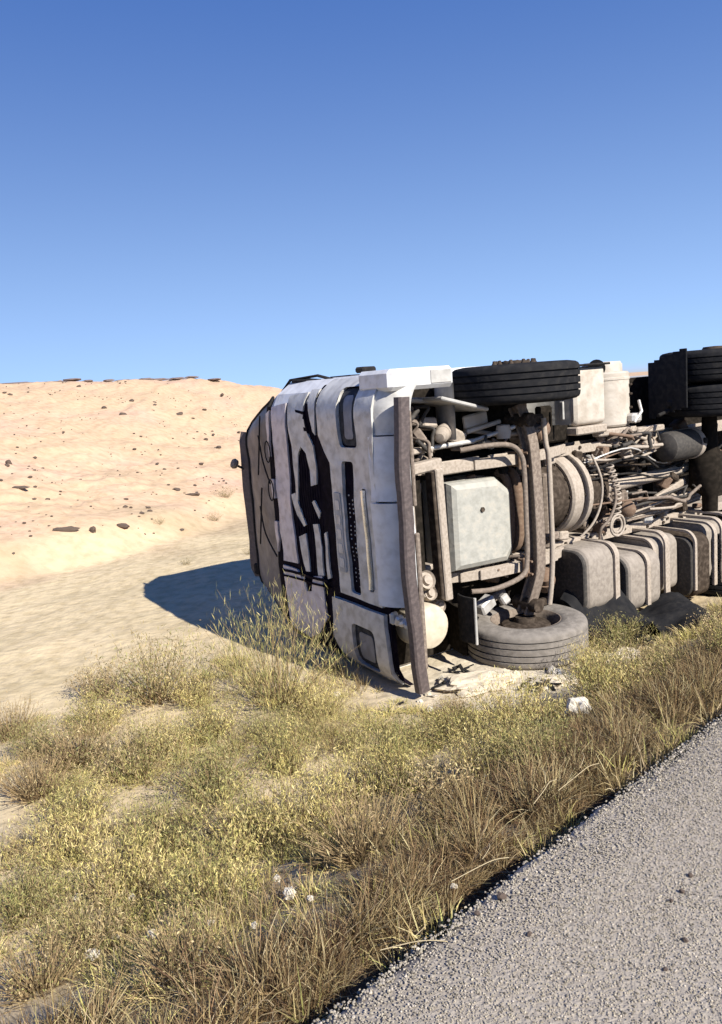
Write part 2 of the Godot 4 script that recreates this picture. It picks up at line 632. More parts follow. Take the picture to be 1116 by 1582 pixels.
func pebble_mesh(seed_: int, detail: int, rough: float) -> ArrayMesh:
	# a lumpy stone of radius about 1
	var r := RandomNumberGenerator.new()
	r.seed = seed_
	var n := FastNoiseLite.new()
	n.seed = seed_
	n.frequency = 0.9
	var f := (1.0 + sqrt(5.0)) / 2.0
	var v: Array[Vector3] = []
	for p in [[-1, f, 0], [1, f, 0], [-1, -f, 0], [1, -f, 0], [0, -1, f], [0, 1, f], [0, -1, -f], [0, 1, -f], [f, 0, -1], [f, 0, 1], [-f, 0, -1], [-f, 0, 1]]:
		v.append(Vector3(p[0], p[1], p[2]).normalized())
	var faces := []
	for a in 12:
		for b in range(a + 1, 12):
			for c in range(b + 1, 12):
				if v[a].distance_to(v[b]) < 1.1 and v[b].distance_to(v[c]) < 1.1 and v[a].distance_to(v[c]) < 1.1:
					faces.append([v[a], v[b], v[c]])
	for k in detail:
		var more := []
		for t in faces:
			var ab: Vector3 = (t[0] + t[1]).normalized()
			var bc: Vector3 = (t[1] + t[2]).normalized()
			var ca: Vector3 = (t[2] + t[0]).normalized()
			more.append_array([[t[0], ab, ca], [ab, t[1], bc], [ca, bc, t[2]], [ab, bc, ca]])
		faces = more
	var st := S()
	for t in faces:
		var q := []
		for p in t:
			q.append(p * (1.0 + n.get_noise_3dv(p * 1.4) * rough * 2.0))
		tri(st, q[0], q[1], q[2], Vector3.ZERO)
	st.generate_normals()
	return st.commit()


# ---------------------------------------------------------------- the truck
# Its own axes as it lies: x runs to its rear, y is up (across the truck), z comes out of its underside.

func half_width(z: float) -> float:
	var zs := [0.4, -1.8, -2.1, -2.45, -2.9, -3.1]
	var hs := [1.24, 1.24, 1.13, 1.0, 0.88, 0.72]
	for i in zs.size() - 1:
		if z >= zs[i + 1]:
			return lerpf(hs[i], hs[i + 1], clampf((z - zs[i]) / (zs[i + 1] - zs[i]), 0, 1))
	return 0.72


func front_x(y: float, z: float) -> float:
	var zs := [0.4, -0.05, -0.85, -1.85, -2.5, -2.85, -3.1]
	var fs := [-1.43, -1.43, -1.40, -1.385, -1.30, -1.19, -0.9]
	var f := -0.9
	for i in zs.size() - 1:
		if z >= zs[i + 1]:
			f = lerpf(fs[i], fs[i + 1], clampf((z - zs[i]) / (zs[i + 1] - zs[i]), 0, 1))
			break
	var e := clampf((absf(y - YC) - half_width(z) + 0.32) / 0.32, 0.0, 1.15)
	return f + 0.21 * e * e * e + dent.get_noise_2d(y * 0.9, z * 0.9) * 0.017


func front_panel(st: SurfaceTool, outline: Array, holes: Array, lift: float, thick := 0.02) -> void:
	# a sheet with this (y, z) outline that follows the cab's front, with openings
	var poly := PackedVector2Array()
	for p in outline:
		poly.append(Vector2(p[0], p[1]))
	var cuts := []
	for h in holes:
		var c := PackedVector2Array()
		for p in h:
			c.append(Vector2(p[0], p[1]))
		cuts.append(c)
	var lo := 1e9
	var hi := -1e9
	for p in poly:
		lo = min(lo, p.x)
		hi = max(hi, p.x)
	st.set_smooth_group(6)
	var y := lo
	while y < hi:
		var to := y + 0.07
		for zi in 30:
			var z0 := -2.9 + zi * 0.11
			var cell := PackedVector2Array([Vector2(y, z0), Vector2(to, z0), Vector2(to, z0 + 0.11), Vector2(y, z0 + 0.11)])
			var pieces: Array = Geometry2D.intersect_polygons(poly, cell)
			for c in cuts:
				var left := []
				for p in pieces:
					for q in Geometry2D.clip_polygons(p, c):
						if not Geometry2D.is_polygon_clockwise(q):
							left.append(q)
				pieces = left
			for p in pieces:
				var ids := Geometry2D.triangulate_polygon(p)
				for k in range(0, ids.size(), 3):
					var t := []
					for m in 3:
						var q: Vector2 = p[ids[k + m]]
						t.append(Vector3(front_x(q.x, q.y) - lift - thick, q.x, q.y))
					tri(st, t[0], t[1], t[2], t[0] + Vector3(1, 0, 0))
		y = to
	st.set_smooth_group(-1)
	var mid := Vector2.ZERO
	for p in poly:
		mid += p / poly.size()
	for loop in [poly] + cuts:
		for i in loop.size():
			var a: Vector2 = loop[i]
			var b: Vector2 = loop[(i + 1) % loop.size()]
			var n: int = max(1, int(a.distance_to(b) / 0.08))
			for k in n:
				var p := a.lerp(b, float(k) / n)
				var q := a.lerp(b, float(k + 1) / n)
				var xp := front_x(p.x, p.y) - lift
				var xq := front_x(q.x, q.y) - lift
				quad(st, Vector3(xp - thick, p.x, p.y), Vector3(xq - thick, q.x, q.y), Vector3(xq + 0.02, q.x, q.y), Vector3(xp + 0.02, p.x, p.y), Vector3(xp, mid.x, mid.y))


func rect(y0: float, y1: float, z0: float, z1: float, r := 0.03) -> Array:
	var out := []
	for p in rounded(y0, y1, z0, z1, r, 3):
		out.append([p.x, p.y])
	return out


func wheel(truck: Node3D, at: Vector3, inward: float, tyre_look: Material, nuts: bool, called: String) -> void:
	# inward: +1 when the truck's middle lies above the wheel, -1 when below. The lathe's +y points outward.
	var flip := Basis.from_scale(Vector3(1, -inward, 1)) if inward > 0 else Basis()
	if inward > 0:
		flip = Basis(Vector3(1, 0, 0), PI)
	var xf := Transform3D(flip, at)
	var prof := []
	prof.append_array([Vector2(0.292, -0.125), Vector2(0.31, -0.145), Vector2(0.36, -0.156), Vector2(0.43, -0.158), Vector2(0.49, -0.148), Vector2(0.512, -0.135), Vector2(0.521, -0.118)])
	for g in [-0.082, -0.030, 0.030, 0.082]:
		prof.append_array([Vector2(0.5245, g - 0.007), Vector2(0.508, g - 0.005), Vector2(0.508, g + 0.005), Vector2(0.5245, g + 0.007)])
	prof.append_array([Vector2(0.521, 0.118), Vector2(0.512, 0.135), Vector2(0.49, 0.148), Vector2(0.43, 0.158), Vector2(0.36, 0.156), Vector2(0.31, 0.145), Vector2(0.292, 0.125)])
	var st := S()
	lathe(st, prof, xf, 72)
	var w := build(called, st, tyre_look, truck)
	st = S()
	lathe(st, [Vector2(0.312, -0.14), Vector2(0.298, -0.142), Vector2(0.285, -0.125), Vector2(0.272, -0.10), Vector2(0.268, 0.02), Vector2(0.255, 0.05), Vector2(0.19, 0.085), Vector2(0.14, 0.09), Vector2(0.0, 0.09)], xf, 48)
	lathe(st, [Vector2(0.312, 0.14), Vector2(0.298, 0.142), Vector2(0.285, 0.125), Vector2(0.274, 0.10), Vector2(0.270, 0.03), Vector2(0.25, 0.07), Vector2(0.19, 0.10), Vector2(0.0, 0.10)], xf, 48, true)
	build("rim", st, M.dusty_steel, w)
	st = S()
	lathe(st, [Vector2(0.0, -0.16), Vector2(0.09, -0.16), Vector2(0.10, -0.12), Vector2(0.205, -0.10), Vector2(0.215, -0.085), Vector2(0.215, 0.05), Vector2(0.14, 0.07)], xf, 40)
	build("brake_drum", st, M.greasy_iron, w)
	st = S()
	lathe(st, [Vector2(0.12, 0.09), Vector2(0.12, 0.16), Vector2(0.105, 0.185), Vector2(0.0, 0.19)], xf, 28)
	build("hub", st, M.greasy_iron, w)
	if nuts:
		for k in 10:
			st = S()
			var a := TAU * k / 10.0
			lathe(st, [Vector2(0.024, 0.09), Vector2(0.022, 0.165), Vector2(0.015, 0.175), Vector2(0.013, 0.192), Vector2(0.0, 0.195)], xf * Transform3D(Basis(), Vector3(cos(a) * 0.165, 0, sin(a) * 0.165)), 8)
			build("wheel_nut", st, M.greasy_iron, w)


func hose(called: String, truck: Node, pts: Array, r: float, look: Material) -> void:
	var st := S()
	tube(st, smooth_path(pts), r, 7)
	build(called, st, look, truck)


func V(x: float, y: float, z: float) -> Vector3:
	return Vector3(x, y, z)


func build_truck() -> void:
	var truck := thing("overturned_truck", "white and black lorry lying on its side with its dusty underside facing the road", "truck", Vector3(1.37136, FIELD, -6.74785))
	truck.basis = Basis(Vector3.UP, 0.58483) * Basis(Vector3(0, 0, 1), 0.0104)
	build_cab(truck)
	build_front(truck)
	build_underside(truck)
	build_rear(truck)


func build_cab(truck: Node3D) -> void:
	# shell of the cab, lofted along z
	var st := S()
	var zs := [-0.46, -0.9, -1.4, -1.8, -1.95, -2.1, -2.28, -2.45, -2.7, -2.9, -3.02, -3.1]
	var rows := []
	for z in zs:
		var hw := half_width(z)
		var row := []
		for k in 25:
			var y: float = YC - hw + 2.0 * hw * k / 24.0
			row.append(V(front_x(y, z) + 0.05, y, z))
		var back := 0.92 - 0.18 * smoothstep(-2.6, -3.1, z)
		for k in 13:
			var y: float = YC + hw - 2.0 * hw * k / 12.0
			row.append(V(back - (0.06 if k == 0 or k == 12 else 0.0), y, z))
		rows.append(row)
	st.set_smooth_group(-1)
	for i in rows.size() - 1:
		for k in rows[i].size():
			var l: int = (k + 1) % rows[i].size()
			quad(st, rows[i][k], rows[i][l], rows[i + 1][l], rows[i + 1][k], V(-0.2, YC, (zs[i] + zs[i + 1]) / 2))
	for e in [0, rows.size() - 1]:
		for k in rows[e].size():
			tri(st, rows[e][k], rows[e][(k + 1) % rows[e].size()], V(-0.2, YC, zs[e]), V(-0.2, YC, -1.6))
	build("cab_body", st, M.white_paint, truck)
	st = S()
	box(st, V(-0.22, YC, -0.42), V(2.2, 2.38, 0.05), 0.01)
	build("cab_floor", st, M.dark_cavity, truck)
	# windscreen, following the front
	st = S()
	st.set_smooth_group(6)
	for i in 24:
		for j in 8:
			var q := []
			for c in [[i, j], [i + 1, j], [i + 1, j + 1], [i, j + 1]]:
				var z: float = -1.92 - 0.085 * c[1]
				var hw := half_width(z) - 0.10
				var y: float = YC - hw + 2.0 * hw * c[0] / 24.0
				q.append(V(front_x(y, z) + 0.035, y, z))
			quad(st, q[0], q[1], q[2], q[3], q[0] + Vector3(1, 0, 0))
	build("windscreen", st, M.windscreen, truck)
	st = S()
	for e in [[-1.905, 0.03], [-2.615, 0.028]]:
		var pts := []
		for k in 25:
			var hw := half_width(e[0]) - 0.09
			var y: float = YC - hw + 2.0 * hw * k / 24.0
			pts.append(V(front_x(y, e[0]) + 0.03, y, e[0]))
		tube(st, pts, e[1] * 0.5, 6)
	for s in [-1.0, 1.0]:
		var pts := []
		for k in 9:
			var z := -1.9 - 0.09 * k
			var y: float = YC + s * (half_width(z) - 0.09)
			pts.append(V(front_x(y, z) + 0.03, y, z))
		tube(st, pts, 0.015, 6)
	build("windscreen_seal", st, M.black_plastic, truck)
	# sun visor along the roof's edge
	st = S()
	var edge := []
	for k in 17:
		var hw := half_width(-2.78) - 0.14
		var y: float = YC - hw + 2.0 * hw * k / 16.0
		edge.append(V(front_x(y, -2.78) + 0.015, y, -2.78))
	sweep(st, edge, V(0.35, 0, 1), 0.12, 0.03, 0.01)
	build("sun_visor", st, M.rusty_bar, truck)
	for w in [[[V(-1.40, 1.55, -1.86), V(-1.36, 1.75, -2.05), V(-1.34, 2.0, -2.14)]], [[V(-1.40, 0.85, -1.86), V(-1.38, 1.05, -2.1), V(-1.35, 1.3, -2.22)]]]:
		st = S()
		tube(st, smooth_path(w[0]), 0.008, 6)
		box(st, w[0][2] - V(0.0, 0.1, 0.0), V(0.012, 0.60, 0.018), 0.005, Basis(Vector3(1, 0, 0), 0.25))
		build("wiper", st, M.black_plastic, truck)
	# door and window on the side that faces the sky
	st = S()
	box(st, V(-0.32, YC + 1.243, -1.15), V(1.05, 0.02, 1.25), 0.008)
	var door := build("door", st, M.white_paint, truck)
	st = S()
	box(st, V(-0.32, YC + 1.262, -1.56), V(0.8, 0.012, 0.36), 0.004)
	build("window", st, M.headlamp, door)
	st = S()
	box(st, V(0.06, YC + 1.275, -1.0), V(0.16, 0.03, 0.04), 0.01)
	build("handle", st, M.black_plastic, door)
	# mirror with its bracket, standing up from the upper side
	st = S()
	tube(st, [V(-1.08, 2.18, -2.3), V(-1.12, 2.36, -2.04), V(-1.12, 2.5, -1.80), V(-1.05, 2.52, -1.42), V(-0.95, 2.47, -1.30)], 0.014, 6)
	var mirror := build("mirror_bracket", st, M.black_plastic, truck)
	st = S()
	box(st, V(-1.06, 2.475, -1.60), V(0.16, 0.05, 0.32), 0.02, Basis(Vector3(1, 0, 0), 0.08))
	build("mirror_housing", st, M.black_plastic, mirror)
	st = S()
	box(st, V(-1.0, 2.53, -0.72), V(0.18, 0.05, 0.10), 0.015, Basis(Vector3(0, 1, 0), 0.3))
	build("side_repeater", st, M.black_plastic, truck)
	# round front mirror on its stalk, poking out past the windscreen
	st = S()
	tube(st, smooth_path([V(-1.20, 1.62, -2.78), V(-1.25, 1.66, -2.84), V(-1.28, 1.68, -2.84)]), 0.012, 6)
	var stalk := build("mirror_stalk", st, M.black_plastic, truck)
	st = S()
	lathe(st, [Vector2(0.0, -0.03), Vector2(0.045, -0.02), Vector2(0.055, 0.01), Vector2(0.045, 0.03), Vector2(0.0, 0.04)], Transform3D(Basis(Vector3(0, 0, 1), 1.2), V(-1.29, 1.69, -2.84)), 18)
	build("mirror_housing", st, M.dusty_steel, stalk)
	st = S()
	box(st, V(-1.20, 0.56, -2.74), V(0.05, 0.12, 0.07), 0.015)
	build("marker_lamp", st, M.black_plastic, truck)


func build_front(truck: Node3D) -> void:
	var st := S()
	# the black mask behind the gaps, grille and intake
	front_panel(st, [[0.04, -1.84], [2.27, -1.84], [2.29, -0.98], [2.43, -0.93], [2.44, 0.0], [0.04, 0.0]], [], -0.02, 0.02)
	build("front_mask", st, M.black_gloss, truck)
	# headlamp and bumper panels
	st = S()
	front_panel(st, [[2.47, -0.86], [2.02, -0.86], [1.80, -0.70], [0.71, -0.69], [0.70, -0.06], [2.47, -0.02]], [rect(1.93, 2.40, -0.53, -0.27, 0.04), rect(0.74, 1.82, -0.52, -0.36, 0.03), rect(0.80, 1.62, -0.235, -0.165, 0.02)], 0.0, 0.03)
	build("bumper_panel", st, M.grey_paint, truck)
	st = S()
	front_panel(st, [[0.645, -0.84], [0.645, -0.04], [0.06, -0.02], [0.03, -0.70], [0.30, -0.86]], [rect(0.12, 0.48, -0.55, -0.20, 0.05)], 0.005, 0.03)
	build("lower_corner_panel", st, M.grey_paint, truck)
	for h in [[1.945, 2.385, -0.515, -0.285], [0.135, 0.465, -0.535, -0.215]]:
		st = S()
		front_panel(st, rect(h[0], h[1], h[2], h[3], 0.04), [], -0.012, 0.016)
		var lamp := build("headlight", st, M.headlamp, truck)
		st = S()
		front_panel(st, rect(h[0] + 0.05, h[1] - 0.05, h[2] + 0.06, h[3] - 0.05, 0.03), [], 0.006, 0.004)
		build("lens", st, M.lens_grey, lamp)
	# studded intake slot, chrome strip and worn plate
	st = S()
	front_panel(st, rect(0.76, 1.80, -0.505, -0.375, 0.02), [], -0.02, 0.012)
	var slot := build("intake_grille", st, M.black_plastic, truck)
	st = S()
	for k in 22:
		for j in 2:
			var y := 0.80 + k * 0.0355
			var z := -0.475 + j * 0.055
			if (k * 7 + j * 3) % 5 != 0:
				box(st, V(front_x(y, z) + 0.004, y, z), V(0.012, 0.014, 0.016), 0.003)
	build("grille_studs", st, M.mat_grey, slot).set_meta("kind", "stuff")
	st = S()
	var strip := []
	for k in 15:
		var y := 0.82 + 0.79 * k / 14.0
		strip.append(V(front_x(y, -0.2) - 0.03, y, -0.2))
	tube(st, strip, 0.026, 10)
	build("chrome_strip", st, M.chrome, truck)
	st = S()
	front_panel(st, rect(0.90, 1.56, -0.66, -0.555, 0.01), [], 0.031, 0.008)
	var plate := build("plate", st, M.mat_grey, truck)
	st = S()
	for k in 5:
		st = S()
		front_panel(st, rect(0.94 + k * 0.12, 1.02 + k * 0.12, -0.64, -0.575, 0.012), [rect(0.965 + k * 0.12, 0.995 + k * 0.12, -0.625, -0.60, 0.006)], 0.0395, 0.004)
		build("worn_relief", st, M.grey_paint, plate)
	# lower bumper: a curved profile run across the truck, brighter where it turns down
	for b in [[0.72, 1.52, 0.0, "bumper_centre"], [1.535, 2.02, 0.012, "bumper_upper"], [2.03, 2.46, 0.03, "bumper_end"]]:
		st = S()
		st.set_smooth_group(9)
		var n := 16
		var grid := []
		for i in n + 1:
			var y := lerpf(b[0], b[1], float(i) / n)
			var row := []
			for k in 9:
				var a := PI * 0.5 * k / 8.0
				row.append(V(front_x(y, -0.1) - 0.045 + b[2] + (1.0 - cos(a)) * 0.21, y, -0.09 + sin(a) * 0.255))
			grid.append(row)
		for i in n:
			for k in 8:
				quad(st, grid[i][k], grid[i + 1][k], grid[i + 1][k + 1], grid[i][k + 1], V(-1.0, grid[i][0].y, -0.4))
		st.set_smooth_group(-1)
		for e in [0, n]:
			for k in 8:
				tri(st, grid[e][k], grid[e][k + 1], V(-1.25, grid[e][0].y, -0.09), V(-1.3, lerpf(b[0], b[1], 0.5), -0.2))
		build(b[3], st, M.white_paint if b[3] != "bumper_end" else M.grey_paint, truck)  # end section greyer: its weaker sunlight is put into the colour
	# crushed end below
	st = S()
	for k in 5:
		box(st, V(-1.40 + k * 0.012, 0.62 - k * 0.012, 0.0 + k * 0.045), V(0.07, 0.10 - 0.01 * k, 0.05), 0.015, Basis(Vector3(1, 0.4, 0.2).normalized(), k * 0.7))
	build("crushed_bracket", st, M.aluminium, truck)
	# steel bar along the bumper's lower edge
	st = S()
	var path := []
	for k in 23:
		var y := 0.08 + 2.22 * k / 22.0
		var bow := 0.05 * pow(absf(y - 1.3) / 1.2, 3.0)
		path.append(V(-1.40 + bow + dent.get_noise_1d(y * 0.5) * 0.025, y, 0.235))
	sweep(st, path, V(1, 0, 0), 0.10, 0.085, 0.014)
	var bar := build("underrun_bar", st, M.rusty_bar, truck)
	st = S()
	box(st, V(-1.325, 0.78, 0.262), V(0.04, 1.05, 0.03), 0.01)
	box(st, V(-1.318, 1.85, 0.25), V(0.03, 0.7, 0.03), 0.01)
	build("bar_flange", st, M.dusty_steel, bar)
	# bumper corner that wraps round the upper side
	st = S()
	box(st, V(-1.09, 2.425, -0.06), V(0.62, 0.16, 0.42), 0.03)
	var corner := build("bumper_corner", st, M.white_paint, truck)
	st = S()
	box(st, V(-0.92, 2.43, 0.152), V(0.20, 0.10, 0.012), 0.004)
	build("reflector", st, M.mat_grey, corner)
	for k in 12:
		st = S()
		var zz := -1.40 + 0.04 * k
		var run := []
		for i in 15:
			var y := 0.30 + 1.85 * i / 14.0
			run.append(V(front_x(y, zz) + 0.002, y, zz))
		sweep(st, run, V(0, 0, 1), 0.016, 0.014, 0.004)
		build("grille_slat", st, M.black_gloss, truck)
	# painted fins and bands over the black grille
	st = S()
	front_panel(st, [[2.27, -1.70], [2.30, -1.44], [1.82, -1.46], [1.54, -1.47], [1.26, -1.48], [1.09, -1.45], [0.84, -1.45], [0.83, -1.73], [1.30, -1.73], [1.51, -1.74], [1.82, -1.73]], [], 0.0, 0.016)
	build("band", st, M.lilac_paint, truck)
	st = S()
	front_panel(st, [[0.79, -1.73], [0.78, -1.47], [0.70, -1.38], [0.60, -1.33], [0.62, -1.22], [0.77, -1.16], [0.79, -1.02], [0.42, -0.98], [0.24, -1.16], [0.14, -1.40], [0.20, -1.70]], [], 0.0, 0.018)
	build("corner_panel", st, M.lilac_paint, truck)
	st = S()
	front_panel(st, [[0.735, -1.74], [0.755, -1.74], [0.775, -0.90], [0.755, -0.90]], [], 0.020, 0.012)
	front_panel(st, [[0.685, -1.74], [0.70, -1.74], [0.72, -0.90], [0.705, -0.90]], [], 0.020, 0.012)
	build("trim_strip", st, M.black_gloss, truck)
	var fins := [
		[[2.36, -1.42], [2.38, -1.10], [2.22, -1.13], [2.07, -1.10], [1.93, -0.99], [1.75, -0.975], [1.60, -0.99], [1.58, -1.08], [1.72, -1.10], [1.86, -1.13], [1.92, -1.20], [1.84, -1.27], [1.66, -1.30], [1.44, -1.33], [1.42, -1.37], [1.70, -1.36], [1.92, -1.355], [2.06, -1.40]],
		[[2.40, -1.06], [2.40, -0.93], [2.20, -0.93], [2.02, -0.94], [2.05, -0.98], [2.22, -1.03]],
		[[1.10, -1.385], [1.14, -1.27], [0.98, -1.235], [0.80, -1.225], [0.79, -1.31], [0.92, -1.35]],
		[[1.24, -1.12], [1.25, -1.03], [1.05, -0.99], [0.80, -0.985], [0.79, -1.075], [1.00, -1.09]],
		[[1.18, -0.925], [1.20, -0.885], [0.80, -0.865], [0.78, -0.92]],
		[[1.48, -1.45], [1.50, -1.38], [1.36, -1.31], [1.22, -1.25], [1.20, -1.29], [1.30, -1.38]],
		[[1.44, -1.08], [1.46, -1.04], [1.36, -0.97], [1.30, -1.00]],
		[[0.72, -1.44], [0.73, -1.36], [0.60, -1.32], [0.58, -1.36]],
	]
	for f in fins:
		st = S()
		front_panel(st, f, [], 0.006, 0.008)
		build("painted_fin", st, M.grey_paint, truck)
	st = S()
	front_panel(st, [[2.24, -1.26], [2.22, -1.12], [2.04, -1.06], [2.02, -1.10], [2.14, -1.20]], [], 0.010, 0.004)
	build("fin_cutout", st, M.black_gloss, truck)
	for b in [[[2.21, -1.83], [2.24, -1.74], [2.02, -1.78], [1.81, -1.81], [1.81, -1.83]], [[1.60, -1.83], [1.60, -1.77], [1.42, -1.775], [1.42, -1.83]], [[1.20, -1.83], [1.20, -1.765], [1.04, -1.77], [0.90, -1.83]]]:
		st = S()
		front_panel(st, b, [], 0.0, 0.02)
		build("cowl_piece", st, M.lilac_paint, truck)
	# two small hoops standing off the cowl
	for y in [1.86, 1.50]:
		st = S()
		var ring := []
		for k in 13:
			var a := TAU * k / 12.0
			ring.append(V(-1.43, y + cos(a) * 0.10, -1.80 + sin(a) * 0.05))
		tube(st, ring, 0.006, 6)
		build("grab_loop", st, M.black_plastic, truck)


func build_underside(truck: Node3D) -> void:
	var st: SurfaceTool
	# frame rails: channels whose flanges face the viewer
	for r in [[1.70, 1.665], [0.735, 0.79]]:
		st = S()
		for c in [[-1.25, 0.6, r[0], r[1]], [0.6, 4.6, r[1], r[1] + (-0.0 if r[0] > 1.0 else 0.0)]]:
			var m := V((c[0] + c[1]) / 2, (c[2] + c[3]) / 2, -0.30)
			var turn := Basis(Vector3(0, 0, 1), atan2(c[3] - c[2], c[1] - c[0]))
			var l: float = c[1] - c[0] + 0.01
			box(st, m + V(0, 0, 0.085), V(l, 0.085, 0.012), 0.003, turn)
			box(st, m + V(0, 0.038 if r[0] < 1.0 else -0.038, -0.04), V(l, 0.012, 0.24), 0.003, turn)
			box(st, m + V(0, 0, -0.165), V(l, 0.085, 0.012), 0.003, turn)
		build("frame_rail", st, M.pale_dusty_steel, truck)
	# leaf springs beneath the rails
	for y in [1.69, 0.76]:
		st = S()
		for k in 3:
			var half := 0.78 - 0.16 * k
			var pts := []
			for i in 11:
				var x := -half + 2.0 * half * i / 10.0
				pts.append(V(x + 0.02, y, -0.06 + 0.028 * k - 0.16 * pow(x / 0.8, 2.0)))
			for i in 10:
				var a: Vector3 = pts[i]
				var b: Vector3 = pts[i + 1]
				box(st, (a + b) * 0.5, V(a.distance_to(b) + 0.01, 0.085, 0.022), 0.004, Basis(Vector3(0, 1, 0), -atan2(b.z - a.z, b.x - a.x)))
		build("leaf_spring", st, M.pale_dusty_steel, truck)
		st = S()
		for dx in [-0.07, 0.07]:
			tube(st, [V(0.08 + dx, y - 0.055, 0.10), V(0.08 + dx, y - 0.055, -0.16)], 0.011, 6)
			tube(st, [V(0.08 + dx, y + 0.055, 0.10), V(0.08 + dx, y + 0.055, -0.16)], 0.011, 6)
		box(st, V(0.08, y, 0.04), V(0.24, 0.17, 0.03), 0.008)
		build("spring_clamp", st, M.rust_brown, truck)
	# front axle: a dropped forging
	st = S()
	var ax := smooth_path([V(0.02, 2.14, -0.02), V(0.05, 2.0, 0.02), V(0.065, 1.82, 0.07), V(0.075, 1.5, 0.085), V(0.085, 1.2, 0.085), V(0.085, 0.9, 0.085), V(0.08, 0.70, 0.07), V(0.05, 0.50, 0.02), V(0.02, 0.34, -0.02)], 4)
	for i in ax.size() - 1:
		var a: Vector3 = ax[i]
		var b: Vector3 = ax[i + 1]
		var d := (b - a).normalized()
		var side := d.cross(Vector3(0, 0, 1)).normalized()
		var bs := Basis(side, d, side.cross(d))
		for o in [[0.0, V(0.035, 0, 0.10)], [0.045, V(0.105, 0, 0.022)], [-0.045, V(0.105, 0, 0.022)]]:
			box(st, (a + b) * 0.5 + bs.z * o[0], o[1] + V(0, a.distance_to(b) + 0.008, 0), 0.004, bs)
	build("front_axle", st, M.dusty_steel, truck)
	for y in [2.02, 0.42]:
		st = S()
		tube(st, [V(0.04, y, -0.14), V(0.04, y, 0.13)], 0.06, 12)
		box(st, V(0.14, y, 0.06), V(0.20, 0.07, 0.06), 0.015)
		build("steering_knuckle", st, M.greasy_iron, truck)
	hose("track_rod", truck, [V(0.21, 2.02, 0.10), V(0.215, 1.80, 0.115), V(0.235, 1.70, 0.12), V(0.24, 1.4, 0.12), V(0.24, 0.9, 0.12), V(0.22, 0.6, 0.115), V(0.20, 0.40, 0.10)], 0.024, M.pale_dusty_steel)
	hose("anti_roll_bar", truck, [V(-0.62, 1.83, -0.02), V(-0.41, 1.85, 0.08), V(-0.20, 1.83, 0.12), V(-0.09, 1.74, 0.12), V(-0.06, 1.60, 0.12), V(-0.06, 1.2, 0.12), V(-0.07, 0.85, 0.12), V(-0.14, 0.72, 0.12), V(-0.40, 0.66, 0.08), V(-0.60, 0.66, 0.0)], 0.022, M.dusty_steel)
	st = S()
	tube(st, [V(-1.0, 1.86, -0.16), V(-0.40, 1.885, -0.10)], 0.022, 8)
	tube(st, [V(-0.40, 1.885, -0.10), V(-0.05, 1.97, 0.02)], 0.018, 8)
	build("drag_link", st, M.aluminium, truck)
	# front cross members
	st = S()
	box(st, V(-0.925, 1.20, 0.06), V(0.075, 1.06, 0.075), 0.01, Basis(Vector3(0, 0, 1), 0.03))
	var cross := build("cross_member", st, M.pale_dusty_steel, truck)
	st = S()
	box(st, V(-0.985, 1.20, 0.045), V(0.03, 1.02, 0.09), 0.006, Basis(Vector3(0, 0, 1), 0.03))
	build("gusset", st, M.greasy_iron, cross)
	st = S()
	box(st, V(-1.10, 1.745, 0.02), V(0.44, 0.085, 0.10), 0.012, Basis(Vector3(0, 0, 1), 0.08))
	box(st, V(-1.12, 1.86, -0.10), V(0.36, 0.05, 0.07), 0.01, Basis(Vector3(0, 0, 1), 0.05))
	box(st, V(-0.62, 1.70, -0.08), V(0.50, 0.11, 0.03), 0.01)
	box(st, V(-0.15, 1.70, -0.09), V(0.22, 0.10, 0.03), 0.01)
	build("tow_bracket", st, M.pale_dusty_steel, truck)
	st = S()
	box(st, V(-1.225, 1.20, 0.06), V(0.07, 0.72, 0.06), 0.012)
	box(st, V(-1.215, 0.90, 0.10), V(0.05, 0.36, 0.05), 0.012)
	build("radiator_support", st, M.pale_dusty_steel, truck)
	st = S()
	box(st, V(-1.08, 1.22, -0.30), V(0.09, 0.92, 0.55), 0.01)
	build("radiator", st, M.dark_cavity, truck)
	# engine: block, sump, ribs, clutch housing, gearbox
	st = S()
	box(st, V(-0.30, 1.22, -0.72), V(1.30, 0.80, 0.55), 0.04)
	build("engine_block", st, M.greasy_iron, truck)
	st = S()
	var sump := PackedVector2Array([Vector2(-0.74, 0.83), Vector2(-0.12, 0.81), Vector2(-0.05, 0.90), Vector2(-0.05, 1.45), Vector2(-0.20, 1.57), Vector2(-0.74, 1.58)])
	var levels := [[-0.46, 0.0], [-0.09, 0.012], [-0.045, 0.035], [-0.02, 0.085]]
	var prev := []
	for lv in levels:
		var ring := []
		for p in sump:
			var q: Vector2 = p + (Vector2(-0.40, 1.2) - p).normalized() * lv[1]
			ring.append(V(q.x, q.y, lv[0]))
		if prev:
			for k in ring.size():
				var l := (k + 1) % ring.size()
				quad(st, prev[k], prev[l], ring[l], ring[k], V(-0.4, 1.2, -0.4))
		prev = ring
	for k in range(1, prev.size() - 1):
		tri(st, prev[0], prev[k], prev[k + 1], V(-0.4, 1.2, -0.4))
	var pan := build("oil_sump", st, M.sump_grey, truck)
	st = S()
	lathe(st, [Vector2(0.0, 0.0), Vector2(0.022, 0.0), Vector2(0.022, 0.016), Vector2(0.0, 0.016)], along_z(V(-0.42, 1.32, -0.022)), 6)
	build("drain_plug", st, M.greasy_iron, pan)
	st = S()
	box(st, V(0.16, 1.20, -0.42), V(0.34, 0.74, 0.30), 0.05)
	build("crankcase_rear", st, M.greasy_iron, truck)
